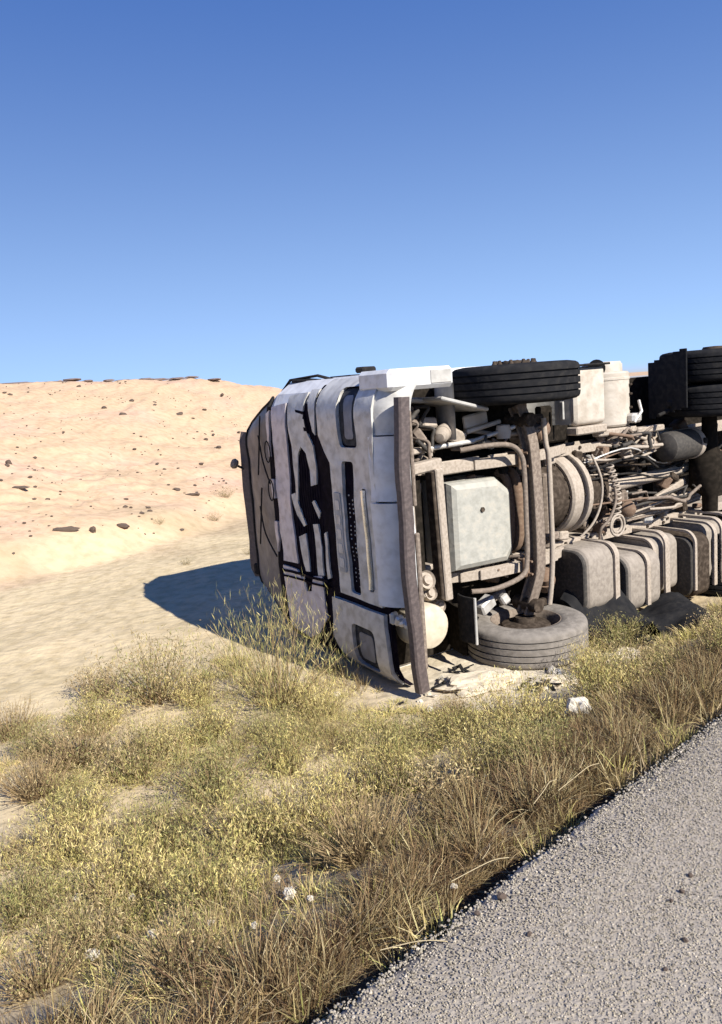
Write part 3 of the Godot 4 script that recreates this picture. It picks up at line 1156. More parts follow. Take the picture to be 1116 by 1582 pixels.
	for p in [[0.03, 0.036], [0.13, 0.05], [0.26, 0.04], [0.35, 0.03]]:
		st = S()
		tube(st, smooth_path([V(p[0], 1.56, -0.30), V(p[0] + 0.01, 1.50, -0.20), V(p[0] + 0.02, 1.2, -0.17), V(p[0] + 0.01, 0.92, -0.20), V(p[0], 0.86, -0.32)]), p[1], 9)
		build("crankcase_rib", st, M.rust_brown, truck)
	st = S()
	box(st, V(0.31, 1.20, 0.0), V(0.12, 0.66, 0.10), 0.02)
	box(st, V(0.30, 0.98, 0.05), V(0.16, 0.07, 0.08), 0.015)
	build("gear_linkage_plate", st, M.dusty_steel, truck)
	var centre := V(0.0, 1.27, -0.36)
	for f in [[0.70, 0.375, 0.27, 0.09, "clutch_housing_flange", "pale_dusty_steel"], [0.86, 0.39, 0.30, 0.04, "clutch_housing_flange", "pale_dusty_steel"]]:
		st = S()
		lathe(st, [Vector2(f[2], f[3]), Vector2(f[2], -f[3] * 0.3), Vector2(f[1] - 0.02, -f[3] * 0.5), Vector2(f[1], -f[3] * 0.3), Vector2(f[1], f[3]), Vector2(f[2], f[3])], along_x(centre + V(f[0], 0, 0)), 44)
		var fl := build(f[4], st, M[f[5]], truck)
		for k in 12:
			var a := TAU * k / 12.0
			st = S()
			lathe(st, [Vector2(0.019, 0.0), Vector2(0.019, 0.02), Vector2(0.0, 0.02)], along_x(centre + V(f[0] - f[3] * 0.5 - 0.012, cos(a) * (f[1] - 0.055), sin(a) * (f[1] - 0.055))), 6, true)
			build("bolt", st, M.greasy_iron, fl)
	st = S()
	lathe(st, [Vector2(0.0, 0.30), Vector2(0.30, 0.30), Vector2(0.33, 0.70), Vector2(0.345, 0.92), Vector2(0.28, 1.02), Vector2(0.24, 1.30), Vector2(0.19, 1.36), Vector2(0.10, 1.40), Vector2(0.0, 1.40)], along_x(centre), 30)
	for k in 5:
		box(st, centre + V(1.0 + 0.07 * k, 0.05 - 0.03 * k, 0.22 - 0.012 * k), V(0.035, 0.30, 0.09), 0.012)
	box(st, centre + V(1.16, -0.16, 0.14), V(0.30, 0.10, 0.16), 0.03)
	build("gearbox", st, M.greasy_iron, truck)
	# spiral hose beside the gearbox
	st = S()
	var coil := []
	for k in 120:
		var a := k * 0.62
		var along := float(k) / 119.0
		coil.append(V(1.16 + 0.10 * sin(along * 2.4) + cos(a) * 0.035, 1.50 - 0.52 * along, 0.0 + sin(a) * 0.035))
	tube(st, coil, 0.010, 5)
	build("coiled_air_hose", st, M.pale_dusty_steel, truck)
	hose("cable", truck, [V(0.98, 1.62, -0.05), V(1.02, 1.40, 0.02), V(1.01, 1.18, 0.02), V(0.92, 1.00, 0.0), V(0.80, 0.88, -0.05)], 0.012, M.pale_dusty_steel)
	hose("cable", truck, [V(1.20, 1.62, -0.12), V(1.19, 1.45, -0.02), V(1.22, 1.2, 0.02), V(1.12, 1.02, 0.03), V(1.02, 0.92, 0.0), V(1.06, 0.80, -0.05)], 0.014, M.dusty_steel)
	st = S()
	for r in [0.07, 0.10]:
		var loop := []
		for k in 17:
			var a := TAU * k / 16.0
			loop.append(V(1.22 + cos(a) * r, 0.93 + sin(a) * r, 0.0 + r * 0.3))
		tube(st, loop, 0.012, 6)
	build("looped_hose", st, M.pale_dusty_steel, truck)
	# propeller shaft
	st = S()
	tube(st, [V(1.36, 1.245, -0.25), V(3.35, 1.30, -0.25)], 0.062, 14)
	var shaft := build("propeller_shaft", st, M.pale_dusty_steel, truck)
	st = S()
	box(st, V(1.42, 1.247, -0.25), V(0.12, 0.17, 0.06), 0.02)
	box(st, V(1.46, 1.247, -0.25), V(0.08, 0.06, 0.17), 0.02)
	build("universal_joint", st, M.dusty_steel, shaft)
	# both front wheels and their arches
	wheel(truck, V(0, YC + 1.085, 0), -1, M.tyre_black, true, "upper_front_tyre")
	wheel(truck, V(0, YC - 1.085, 0), 1, M.tyre_dusty, false, "lower_front_tyre")
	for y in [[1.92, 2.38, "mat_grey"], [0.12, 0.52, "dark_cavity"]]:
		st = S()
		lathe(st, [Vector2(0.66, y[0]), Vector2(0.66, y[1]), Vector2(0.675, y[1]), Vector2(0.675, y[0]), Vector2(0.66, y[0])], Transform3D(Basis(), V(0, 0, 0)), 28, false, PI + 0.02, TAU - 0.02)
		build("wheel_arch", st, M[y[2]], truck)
	st = S()
	box(st, V(-0.80, 2.24, -0.30), V(0.62, 0.03, 0.30), 0.01, Basis(Vector3(0, 0, 1), -0.10))
	box(st, V(-0.62, 2.20, -0.12), V(0.5, 0.03, 0.40), 0.01, Basis(Vector3(0, 0, 1), -0.25))
	build("cab_step_liner", st, M.mat_grey, truck)
	st = S()
	box(st, V(-0.32, 2.05, -0.16), V(0.26, 0.11, 0.04), 0.015, Basis(Vector3(0, 0, 1), 0.12))
	tube(st, [V(-0.46, 1.96, -0.12), V(-0.12, 2.02, -0.08)], 0.02, 8)
	lathe(st, [Vector2(0.0, -0.05), Vector2(0.055, -0.05), Vector2(0.065, 0.0), Vector2(0.055, 0.06), Vector2(0.0, 0.07)], Transform3D(Basis(), V(-0.14, 1.93, -0.02)), 16)
	build("brake_bracket", st, M.beige_paint, truck)
	st = S()
	box(st, V(0.66, 1.93, -0.22), V(0.40, 0.34, 0.06), 0.02)
	build("rear_arch_panel", st, M.dark_cavity, truck)
	st = S()
	box(st, V(0.62, 2.05, -0.06), V(0.022, 0.16, 0.04), 0.005)
	build("bracket", st, M.mat_grey, truck)
	# lamp pot, curved guard and the tangle of pipes behind the bar
	st = S()
	lathe(st, [Vector2(0.0, -0.22), Vector2(0.165, -0.22), Vector2(0.178, -0.20), Vector2(0.178, 0.0), Vector2(0.165, 0.03), Vector2(0.10, 0.055), Vector2(0.0, 0.065)], along_z(V(-1.14, 0.51, 0.10)), 32)
	build("air_reservoir_end", st, M.dust_cream, truck)
	st = S()
	var guard := []
	for i in 9:
		var a := PI - 0.25 + 0.5 * i / 8.0
		guard.append(V(0.0 + cos(a) * 0.80, 0.0, 0.14 + sin(a) * 0.42))
	for i in 8:
		var a: Vector3 = guard[i]
		var b: Vector3 = guard[i + 1]
		box(st, (a + b) * 0.5 + V(0, 0.50, 0), V(0.018, 0.38, a.distance_to(b) + 0.006), 0.004, Basis(Vector3(0, 1, 0), atan2(b.x - a.x, b.z - a.z)))
	var gp := build("wheel_guard", st, M.black_plastic, truck)
	st = S()
	tube(st, [guard[0] + V(-0.01, 0.50 - 0.19, 0), guard[0] + V(-0.01, 0.50 + 0.19, 0)], 0.012, 6)
	build("guard_rim", st, M.mat_grey, gp)
	var r2 := RandomNumberGenerator.new()
	r2.seed = 12
	var tangle := [[-1.10, -0.86, 1.74, 2.22, 13], [-1.24, -1.02, 0.72, 0.98, 7], [-0.5, 0.4, 1.80, 1.98, 6], [1.25, 2.1, 1.52, 1.80, 12], [1.3, 2.7, 0.95, 1.18, 14], [2.2, 3.2, 1.35, 1.72, 8], [-0.3, 0.5, 0.66, 0.82, 6]]
	for t in tangle:
		for k in t[4]:
			var a := V(r2.randf_range(t[0], t[1]), r2.randf_range(t[2], t[3]), r2.randf_range(-0.28, 0.06))
			var b := V(r2.randf_range(t[0], t[1]), r2.randf_range(t[2], t[3]), r2.randf_range(-0.28, 0.02))
			var c := (a + b) * 0.5 + V(r2.randf_range(-0.08, 0.08), r2.randf_range(-0.08, 0.08), r2.randf_range(0.0, 0.10))
			hose("hose", truck, [a, a.lerp(c, 0.6), c, b], r2.randf_range(0.009, 0.02), [M.pale_dusty_steel, M.rubber_hose, M.dusty_steel, M.rubber_hose, M.rust_brown][k % 5])
		st = S()
		for k in int(t[4] * 0.7):
			box(st, V(r2.randf_range(t[0], t[1]), r2.randf_range(t[2], t[3]), r2.randf_range(-0.36, -0.10)), V(r2.randf_range(0.04, 0.16), r2.randf_range(0.03, 0.11), r2.randf_range(0.05, 0.14)), 0.012, Basis.from_euler(Vector3(r2.randf(), r2.randf(), r2.randf_range(-0.4, 0.4))))
		var f := build("fitting_cluster", st, M.dusty_steel, truck)
		f.set_meta("kind", "stuff")
	var looks := [M.pale_dusty_steel, M.greasy_iron, M.rust_brown, M.black_plastic, M.aluminium]
	for r in [1.665, 0.79]:
		for k in 13:
			var x: float = -0.95 + k * 0.32 + r2.randf_range(-0.08, 0.08)
			var s := V(r2.randf_range(0.05, 0.15), r2.randf_range(0.04, 0.12), r2.randf_range(0.05, 0.16))
			st = S()
			box(st, V(x, r + (r2.randf_range(-0.12, -0.05) if r > 1.0 else r2.randf_range(0.05, 0.12)), -0.24 + s.z * 0.3), s, 0.012, Basis(Vector3(0, 0, 1), r2.randf_range(-0.2, 0.2)))
			build("rail_bracket", st, looks[k % 5], truck)
			for j in 2:
				st = S()
				lathe(st, [Vector2(0.0, -0.004), Vector2(0.016, -0.004), Vector2(0.016, 0.012), Vector2(0.0, 0.014)], along_z(V(x + 0.07 * j, r + 0.016 * (j * 2 - 1), -0.205)), 6)
				build("bolt", st, M.greasy_iron, truck)
	for x in [1.15, 1.98, 2.42]:
		st = S()
		box(st, V(x, 1.22, -0.36), V(0.07, 0.86, 0.16), 0.01)
		build("rail_cross_member", st, M.dusty_steel, truck)
	for c in [[0.30, 1.90, -0.06, 0.085], [0.34, 0.56, -0.08, 0.085], [1.62, 1.60, -0.16, 0.07], [1.90, 1.62, -0.12, 0.05], [1.55, 1.03, -0.12, 0.075], [-0.72, 1.98, -0.10, 0.06]]:
		st = S()
		lathe(st, [Vector2(0.0, -0.11), Vector2(c[3] * 0.75, -0.11), Vector2(c[3], -0.08), Vector2(c[3], -0.01), Vector2(c[3] * 1.12, -0.008), Vector2(c[3] * 1.12, 0.012), Vector2(c[3], 0.015), Vector2(c[3], 0.08), Vector2(c[3] * 0.6, 0.105), Vector2(0.0, 0.11)], Transform3D(Basis.from_euler(Vector3(c[0], 0.3, c[1])), V(c[0], c[1], c[2])), 18)
		build("brake_chamber", st, looks[int(c[0] * 10.0 + 20.0) % 3], truck)
	for c in [[-1.10, 0.86, 0.03, 0.075], [-1.05, 0.74, 0.0, 0.06], [-0.93, 0.60, -0.04, 0.05]]:
		st = S()
		lathe(st, [Vector2(0.0, 0.05), Vector2(c[3] * 0.5, 0.05), Vector2(c[3] * 0.55, 0.02), Vector2(c[3] * 0.85, 0.02), Vector2(c[3], 0.04), Vector2(c[3], -0.04), Vector2(0.0, -0.05)], Transform3D(Basis(Vector3(1, 0, 0), 1.2), V(c[0], c[1], c[2])), 20)
		build("pulley", st, M.pale_dusty_steel, truck)
	for k in 9:
		var y0 := r2.randf_range(1.0, 1.6)
		hose("cable", truck, [V(0.95, y0, -0.12), V(1.5, y0 + r2.randf_range(-0.12, 0.12), -0.10 + 0.02 * k), V(2.2, y0 + r2.randf_range(-0.15, 0.15), -0.16), V(3.0, y0 + r2.randf_range(-0.1, 0.1), -0.2)], r2.randf_range(0.007, 0.014), looks[k % 5])
	for k in 40:
		st = S()
		box(st, V(r2.randf_range(1.1, 2.9), r2.randf_range(0.95, 1.72), r2.randf_range(-0.5, -0.2)), V(r2.randf_range(0.04, 0.2), r2.randf_range(0.03, 0.14), r2.randf_range(0.05, 0.18)), 0.014, Basis.from_euler(Vector3(r2.randf_range(-0.5, 0.5), r2.randf_range(-0.5, 0.5), r2.randf_range(-0.5, 0.5))))
		build("driveline_fitting", st, looks[k % 5], truck)
	for k in 16:
		st = S()
		box(st, V(r2.randf_range(-0.85, 0.5), r2.randf_range(1.78, 2.1) if k % 2 else r2.randf_range(0.45, 0.66), r2.randf_range(-0.34, -0.12)), V(r2.randf_range(0.05, 0.18), r2.randf_range(0.03, 0.12), r2.randf_range(0.05, 0.15)), 0.014, Basis.from_euler(Vector3(r2.randf_range(-0.5, 0.5), r2.randf_range(-0.5, 0.5), r2.randf_range(-0.5, 0.5))))
		build("suspension_fitting", st, looks[k % 5], truck)
	# added dark backing behind everything, so the chassis gaps look deeply shaded
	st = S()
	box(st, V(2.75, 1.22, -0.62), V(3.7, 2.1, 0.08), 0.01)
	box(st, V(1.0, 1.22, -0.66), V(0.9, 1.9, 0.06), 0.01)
	build("gap_shade_backing", st, M.dark_cavity, truck)


func build_rear(truck: Node3D) -> void:
	# battery box, exhaust canister and shelf on the upper side
	var st := S()
	section(st, rounded(1.89, 2.42, -0.62, -0.10, 0.05), 0.84, 1.265, 0.03)
	var bb := build("battery_box", st, M.beige_paint, truck)
	st = S()
	box(st, V(1.05, 2.435, -0.3), V(0.46, 0.02, 0.5), 0.006)
	build("lid", st, M.black_plastic, bb)
	st = S()
	box(st, V(1.03, 1.845, -0.14), V(0.42, 0.075, 0.14), 0.012)
	box(st, V(1.45, 1.79, -0.16), V(0.55, 0.06, 0.10), 0.012)
	box(st, V(1.95, 1.765, -0.16), V(0.42, 0.06, 0.10), 0.012)
	build("shelf_bracket", st, M.pale_dusty_steel, truck)
	st = S()
	lathe(st, [Vector2(0.0, 1.83), Vector2(0.235, 1.83), Vector2(0.25, 1.85), Vector2(0.25, 2.27), Vector2(0.256, 2.275), Vector2(0.256, 2.295), Vector2(0.25, 2.30), Vector2(0.25, 2.335), Vector2(0.235, 2.35), Vector2(0.19, 2.355), Vector2(0.19, 2.42), Vector2(0.17, 2.45), Vector2(0.0, 2.455)], Transform3D(Basis(), V(1.545, 0, -0.37)), 40)
	var can := build("exhaust_canister", st, M.beige_paint, truck)
	st = S()
	lathe(st, [Vector2(0.0, -0.02), Vector2(0.075, -0.02), Vector2(0.085, 0.02), Vector2(0.0, 0.02)], Transform3D(Basis(Vector3(0, 0, 1), PI / 2) * Basis(Vector3(1, 0, 0), 0.5), V(1.375, 2.395, -0.29)), 18)
	build("inlet", st, M.black_plastic, can)
	for y in [2.0, 2.13, 2.22]:
		st = S()
		box(st, V(1.70, y, -0.16), V(0.10, 0.022, 0.03), 0.006, Basis(Vector3(0, 1, 0), 0.6))
		build("clip", st, M.greasy_iron, can)
	st = S()
	box(st, V(1.66, 1.90, -0.10), V(0.14, 0.09, 0.10), 0.02)
	tube(st, [V(1.62, 1.86, -0.06), V(1.70, 1.96, -0.04), V(1.74, 2.06, -0.10)], 0.016, 6)
	build("sensor_unit", st, M.aluminium, truck)
	# mud flap ahead of the rear wheels
	st = S()
	for k in 6:
		box(st, V(2.03 + 0.02 * k, 2.24 - 0.022 * k, 0.19 - 0.085 * k), V(0.016, 0.56, 0.092), 0.004, Basis(Vector3(0, 1, 0), -0.23))
	build("mud_flap", st, M.tyre_black, truck)
	st = S()
	box(st, V(2.12, 2.0, 0.02), V(0.16, 0.10, 0.10), 0.03)
	tube(st, [V(1.9, 1.90, 0.0), V(2.2, 1.97, 0.02), V(2.7, 1.98, 0.0)], 0.018, 7)
	build("flap_bracket", st, M.black_plastic, truck)
	# dual rear wheels
	wheel(truck, V(2.74, YC + 1.10, 0.06), -1, M.tyre_black, false, "upper_rear_tyre")
	wheel(truck, V(2.74, YC + 0.765, 0.06), -1, M.tyre_black, false, "upper_rear_inner_tyre")
	wheel(truck, V(2.98, YC - 1.085, 0.06), 1, M.tyre_black, false, "lower_rear_tyre")
	wheel(truck, V(2.98, YC - 0.76, 0.06), 1, M.tyre_black, false, "lower_rear_inner_tyre")
	st = S()
	tube(st, [V(2.74, 0.5, 0.0), V(2.74, 1.0, 0.0), V(2.74, 1.1, -0.04), V(2.74, 1.42, -0.04), V(2.74, 1.52, 0.0), V(2.74, 2.0, 0.0)], [0.07, 0.08, 0.17, 0.17, 0.08, 0.07], 16)
	build("rear_axle", st, M.dark_cavity, truck)
	# air tank with a domed end; dark body and pale dome paint shade and sun
	st = S()
	lathe(st, [Vector2(0.0, 2.02), Vector2(0.09, 2.03), Vector2(0.14, 2.07), Vector2(0.152, 2.12), Vector2(0.152, 2.46)], along_x(V(0.0, 1.57, -0.05)), 30)
	var air := build("air_tank", st, M.rubber_hose, truck)
	st = S()
	lathe(st, [Vector2(0.152, 2.462), Vector2(0.158, 2.465), Vector2(0.158, 2.50), Vector2(0.150, 2.54), Vector2(0.11, 2.60), Vector2(0.0, 2.62)], along_x(V(0.0, 1.57, -0.05)), 30)
	build("domed_end", st, M.pale_dusty_steel, air)
	st = S()
	lathe(st, [Vector2(0.0, 0.0), Vector2(0.03, 0.0), Vector2(0.03, 0.03), Vector2(0.0, 0.03)], along_z(V(2.50, 1.60, 0.09)), 12)
	build("port", st, M.black_plastic, air)
	# tanks on the lower side, stepped one behind the other, with straps
	st = S()
	section(st, rounded(0.20, 0.80, -0.60, 0.16, 0.14), 0.62, 1.04, 0.035)
	build("fuel_tank", st, M.tank_dust, truck)
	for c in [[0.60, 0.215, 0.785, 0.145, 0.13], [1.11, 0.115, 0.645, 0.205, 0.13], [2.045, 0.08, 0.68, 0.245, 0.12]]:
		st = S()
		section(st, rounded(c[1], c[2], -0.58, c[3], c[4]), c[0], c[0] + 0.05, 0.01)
		build("tank_end_shade", st, M.rubber_hose, truck)  # added dark cap: the end face's shade is put into its colour
	st = S()
	section(st, rounded(0.10, 0.66, -0.60, 0.22, 0.14), 1.13, 1.60, 0.02)
	build("fuel_tank", st, M.tank_dust, truck)
	st = S()
	section(st, rounded(0.06, 0.70, -0.60, 0.26, 0.12), 2.10, 2.34, 0.02)
	build("spare_tank", st, M.greasy_iron, truck)
	for b in [[0.98, 0.815, 0.185, 0.06], [1.36, 0.68, 0.245, 0.05], [1.60, 0.74, 0.14, 0.045], [1.74, 0.79, 0.17, 0.07], [2.07, 0.76, 0.27, 0.035], [2.36, 0.80, 0.29, 0.05], [2.50, 0.82, 0.28, 0.06], [2.66, 0.84, 0.27, 0.07]]:
		st = S()
		band(st, 0.16, b[1], -0.60, b[2], 0.13, 0.022, b[0], b[0] + b[3])
		build("tank_strap", st, M.pale_dusty_steel, truck)
	st = S()
	section(st, rounded(0.16, 0.72, -0.60, 0.10, 0.10), 1.62, 2.04, 0.02)
	section(st, rounded(0.16, 0.76, -0.60, 0.18, 0.10), 2.38, 2.72, 0.02)
	build("tank_core", st, M.tank_dust, truck)
	for k in 5:
		hose("brake_pipe", truck, [V(1.15, 0.86 + 0.02 * k, -0.30 + 0.03 * k), V(1.6, 0.88 + 0.025 * k, -0.2), V(2.2, 0.90 + 0.02 * k, -0.16), V(2.9, 0.93 + 0.02 * k, -0.2)], 0.012, M.pale_dusty_steel if k % 2 else M.dusty_steel)
	st = S()
	box(st, V(1.9, 0.98, -0.16), V(0.9, 0.08, 0.04), 0.012, Basis(Vector3(0, 0, 1), 0.06))
	box(st, V(2.35, 1.10, -0.20), V(0.5, 0.07, 0.05), 0.012, Basis(Vector3(0, 0, 1), 0.25))
	build("cross_brace", st, M.pale_dusty_steel, truck)
	st = S()
	box(st, V(2.9, 1.25, -1.6), V(3.4, 2.0, 1.8), 0.03)
	build("cargo_body", st, M.mat_grey, truck)


func band(st: SurfaceTool, y0: float, y1: float, z0: float, z1: float, r: float, t: float, x0: float, x1: float) -> void:
	# an L shaped strap: back along the top, round the corner and down the front
	var outer := [Vector2(y1, z0)]
	var inner := [Vector2(y1 - t, z0)]
	for k in 9:
		var a := PI / 2 * k / 8.0
		outer.append(Vector2(y1 - r + r * cos(a), z1 - r + r * sin(a)))
		inner.append(Vector2(y1 - r + (r - t) * cos(a), z1 - r + (r - t) * sin(a)))
	outer.append(Vector2(y0, z1))
	inner.append(Vector2(y0, z1 - t))
	for k in outer.size() - 1:
		var q := []
		for x in [x0, x1]:
			for p in [outer[k], outer[k + 1], inner[k + 1], inner[k]]:
				q.append(V(x, p.x, p.y))
		var mid := Vector3.ZERO
		for v in q:
			mid += v / 8.0
		quad(st, q[0], q[1], q[5], q[4], mid)
		quad(st, q[3], q[2], q[6], q[7], mid)
		quad(st, q[0], q[1], q[2], q[3], mid)
		quad(st, q[4], q[5], q[6], q[7], mid)


# ---------------------------------------------------------------- hillside

func build_hillside() -> void:
	var kinds := []
	for k in 4:
		kinds.append(pebble_mesh(20 + k, 1, 0.35))
	var spots := [-9.91,-23.15,0.05, -9.75,-23.16,0.05, -8.81,-26.21,0.06, -7.33,-23.79,0.08, -6.58,-23.04,0.07, -6.89,-25.22,0.05, -6.28,-25.58,0.05, -6.16,-25.11,0.04, -6.05,-24.34,0.04, -5.35,-24.70,0.08, -5.49,-26.43,0.04, -4.93,-24.64,0.05, -4.84,-26.20,0.06, -4.82,-21.43,0.04, -4.98,-21.88,0.03, -4.53,-22.47,0.04, -4.56,-23.24,0.03, -4.20,-22.49,0.06, -4.33,-23.19,0.05, -4.26,-23.95,0.04, -4.14,-23.41,0.04, -4.44,-24.06,0.03, -3.80,-21.63,0.04, -3.69,-21.52,0.05, -3.81,-19.45,0.05, -4.56,-18.24,0.03, -4.36,-18.06,0.04, -4.10,-18.27,0.03, -3.70,-16.19,0.05, -3.93,-16.47,0.03, -3.54,-16.12,0.03, -3.40,-16.01,0.03, -3.51,-17.07,0.04, -3.34,-16.34,0.03, -3.06,-18.09,0.03, -2.98,-17.92,0.02, -3.13,-18.31,0.02, -5.35,-19.37,0.03, -4.91,-19.90,0.02, -7.34,-17.44,0.03, -7.76,-18.36,0.02, -6.76,-16.86,0.04, -7.28,-19.47,0.03, -7.12,-19.70,0.03, -6.42,-16.32,0.03, -6.77,-15.51,0.05, -6.45,-14.41,0.04, -6.17,-15.05,0.03, -5.88,-14.51,0.03, -5.73,-14.03,0.03, -5.54,-14.15,0.03, -5.51,-14.72,0.02, -5.44,-14.50,0.02, -5.45,-15.66,0.03, -5.14,-14.51,0.02, -4.77,-14.08,0.02, -5.08,-13.97,0.02, -4.58,-14.80,0.02, -4.37,-14.89,0.03, -4.26,-14.41,0.03, -4.15,-14.38,0.03, -4.20,-15.61,0.02, -3.85,-13.96,0.03, -3.78,-14.25,0.03, -3.18,-13.97,0.03, -5.62,-13.49,0.02, -5.29,-12.81,0.02, -5.06,-12.09,0.02, -5.12,-11.55,0.02, -3.66,-13.33,0.02, -3.57,-24.63,0.04, -4.85,-30.05,0.06, -5.26,-25.41,0.03, -3.14,-15.03,0.02]
	for i in range(0, spots.size(), 3):
		var o := put("hillside_rock", kinds[(i / 3) % 4], M.dark_rock)
		var r: float = spots[i + 2] * rng.randf_range(0.8, 1.25)
		o.scale = Vector3(r * 1.3, r * rng.randf_range(0.5, 0.9), r)
		o.rotation = Vector3(rng.randf_range(-0.3, 0.3), rng.randf() * TAU, rng.randf_range(-0.3, 0.3))
		o.position = Vector3(spots[i], ground(spots[i], spots[i + 1]) + r * 0.2, spots[i + 1])
		var place := "high on the sand hill below its crest"
		if spots[i + 1] > -12.9:
			place = "on the lowest apron of the sand hill"
		elif spots[i + 1] > -14.95:
			place = "in the loose row at the foot of the sand hill"
		elif spots[i] < -5.6 and spots[i + 1] > -20.0:
			place = "on the left flank of the sand hill"
		elif spots[i + 1] > -20.0:
			place = "on the hill's lower right flank beside the truck's roof"
		elif spots[i] > -5.1 and spots[i + 1] > -24.1:
			place = "in the tight cluster halfway up the hill near the truck"
		tag(o, "small dark rock " + place, "rock", "dark rocks " + place)
	var specks := MultiMesh.new()
	specks.transform_format = MultiMesh.TRANSFORM_3D
	specks.mesh = kinds[0]
	var where := []
	for i in 2600:
		var x := rng.randf_range(-13.0, 1.0)
		var z := rng.randf_range(-30.0, -9.5)
		var k := behind_foot(x, z)
		if k > 0.2 and k < 15.0 and patchy.get_noise_2d(x * 1.4 + 70.0, z * 1.4) > 0.06:
			where.append(Vector3(x, ground(x, z), z))
	specks.instance_count = where.size()
	for i in where.size():
		var r := rng.randf_range(0.006, 0.018) * (1.8 if i % 11 == 0 else 1.0)
		specks.set_instance_transform(i, Transform3D(Basis(Vector3.UP, rng.randf() * TAU).scaled(Vector3(r * 1.3, r * 0.8, r)), where[i] + Vector3(0, r * 0.3, 0)))
	var sp := MultiMeshInstance3D.new()
	sp.name = "hillside_gravel"
	sp.multimesh = specks
	sp.material_override = M.dark_rock
	add_child(sp)
	structure(sp, "fine dark gravel strewn in patches over the sand hill", "gravel", "stuff")
	# larger pieces that can be told apart
	for b in [[-4.71, -12.55, 0.19, 0.05, 0.06, "long flat dark rock at the foot of the sand hill"], [-4.32, -12.72, 0.05, 0.07, 0.05, "upright blackish rock at the hill's foot right of the long flat one"], [-3.99, -13.21, 0.12, 0.05, 0.07, "wedge shaped brown rock at the hill's foot nearest the dark tufts"], [-6.9, -15.9, 0.06, 0.09, 0.05, "tilted dark rock on the hill at the left edge of the picture"], [-3.35, -16.0, 0.15, 0.04, 0.05, "thin dark ledge of rock low on the hill near the truck"], [-6.05, -14.25, 0.16, 0.03, 0.06, "thin dark ledge of rock low on the left part of the hill"]]:
		var o := put("hill_boulder", kinds[rng.randi() % 4], M.dark_rock)
		o.scale = Vector3(b[2], b[3], b[4])
		o.rotation.y = rng.randf_range(-0.3, 0.5)
		o.position = Vector3(b[0], ground(b[0], b[1]) + b[3] * 0.3, b[1])
		tag(o, b[5], "rock")
	# slabs along the crest
	var crest := [[-10.93, -26.48, 1.05], [-10.15, -27.59, 0.9], [-9.74, -28.43, 0.55], [-9.45, -29.17, 0.33], [-8.9, -29.87, 0.34], [-8.47, -30.23, 0.57], [-7.86, -31.05, 0.49], [-7.58, -31.42, 0.98], [-6.97, -32.53, 0.61], [-6.49, -33.05, 0.51], [-5.82, -34.5, 0.51], [-11.9, -26.0, 0.9]]
	for c in crest:
		var o := put("crest_slab", kinds[rng.randi() % 4], M.ridge_rock)
		o.scale = Vector3(c[2] * 0.55, 0.05, 0.25)
		o.rotation.y = rng.randf_range(-0.1, 0.4)
		o.position = Vector3(c[0], ground(c[0], c[1]) + 0.03, c[1])
		tag(o, "flat dark slab of rock along the crest of the sand hill against the sky", "rock", "dark slabs along the hill's crest")
	# small shrubs at the hill's foot
	var mesh := shrub_meshes(91, 0.55, 0.5, 60, 700, [Color(0.16, 0.15, 0.06), Color(0.24, 0.21, 0.09), Color(0.10, 0.10, 0.05)], 0.016)
	for b in [[-2.78, -16.45, 0.55, "dark green shrub on the hill's lower slope just left of the truck's roof"], [-2.78, -14.97, 0.40, "low olive shrub below the dark green one beside the truck's roof"], [-2.61, -11.47, 0.26, "small dark tuft on bare sand above the truck's shadow"], [-3.53, -13.85, 0.28, "brownish tuft at the hill's foot beside the small upright rocks"], [-1.75, -11.94, 0.28, "tuft touching the truck's roof where the shadow meets the sunlit sand"]]:
		place_shrub(mesh, b[0], b[1], b[2], b[3], "shrub", "", 1.0)


# ---------------------------------------------------------------- plants

func blade(st: SurfaceTool, a: Vector3, dir: Vector3, length: float, width: float, droop: float, c: Color, segs := 3) -> void:
	var side := dir.cross(Vector3(rng.randf_range(-1, 1), rng.randf_range(-1, 1), rng.randf_range(-1, 1))).normalized()
	var p := a
	var d := dir.normalized()
	var w := width
	st.set_smooth_group(-1)
	for k in segs:
		var q := p + d * length / segs
		var w2 := width * (1.0 - float(k + 1) / segs) + 0.0006
		st.set_color(c)
		st.add_vertex(p - side * w)
		st.add_vertex(p + side * w)
		st.add_vertex(q + side * w2)
		st.add_vertex(p - side * w)
		st.add_vertex(q + side * w2)
		st.add_vertex(q - side * w2)
		p = q
		w = w2
		d = (d + Vector3(0, -droop, 0)).normalized()


func shade(c: Color, by: float) -> Color:
	var f := 1.0 + rng.randf_range(-by, by)
	return Color(c.r * f, c.g * f * rng.randf_range(0.96, 1.04), c.b * f)


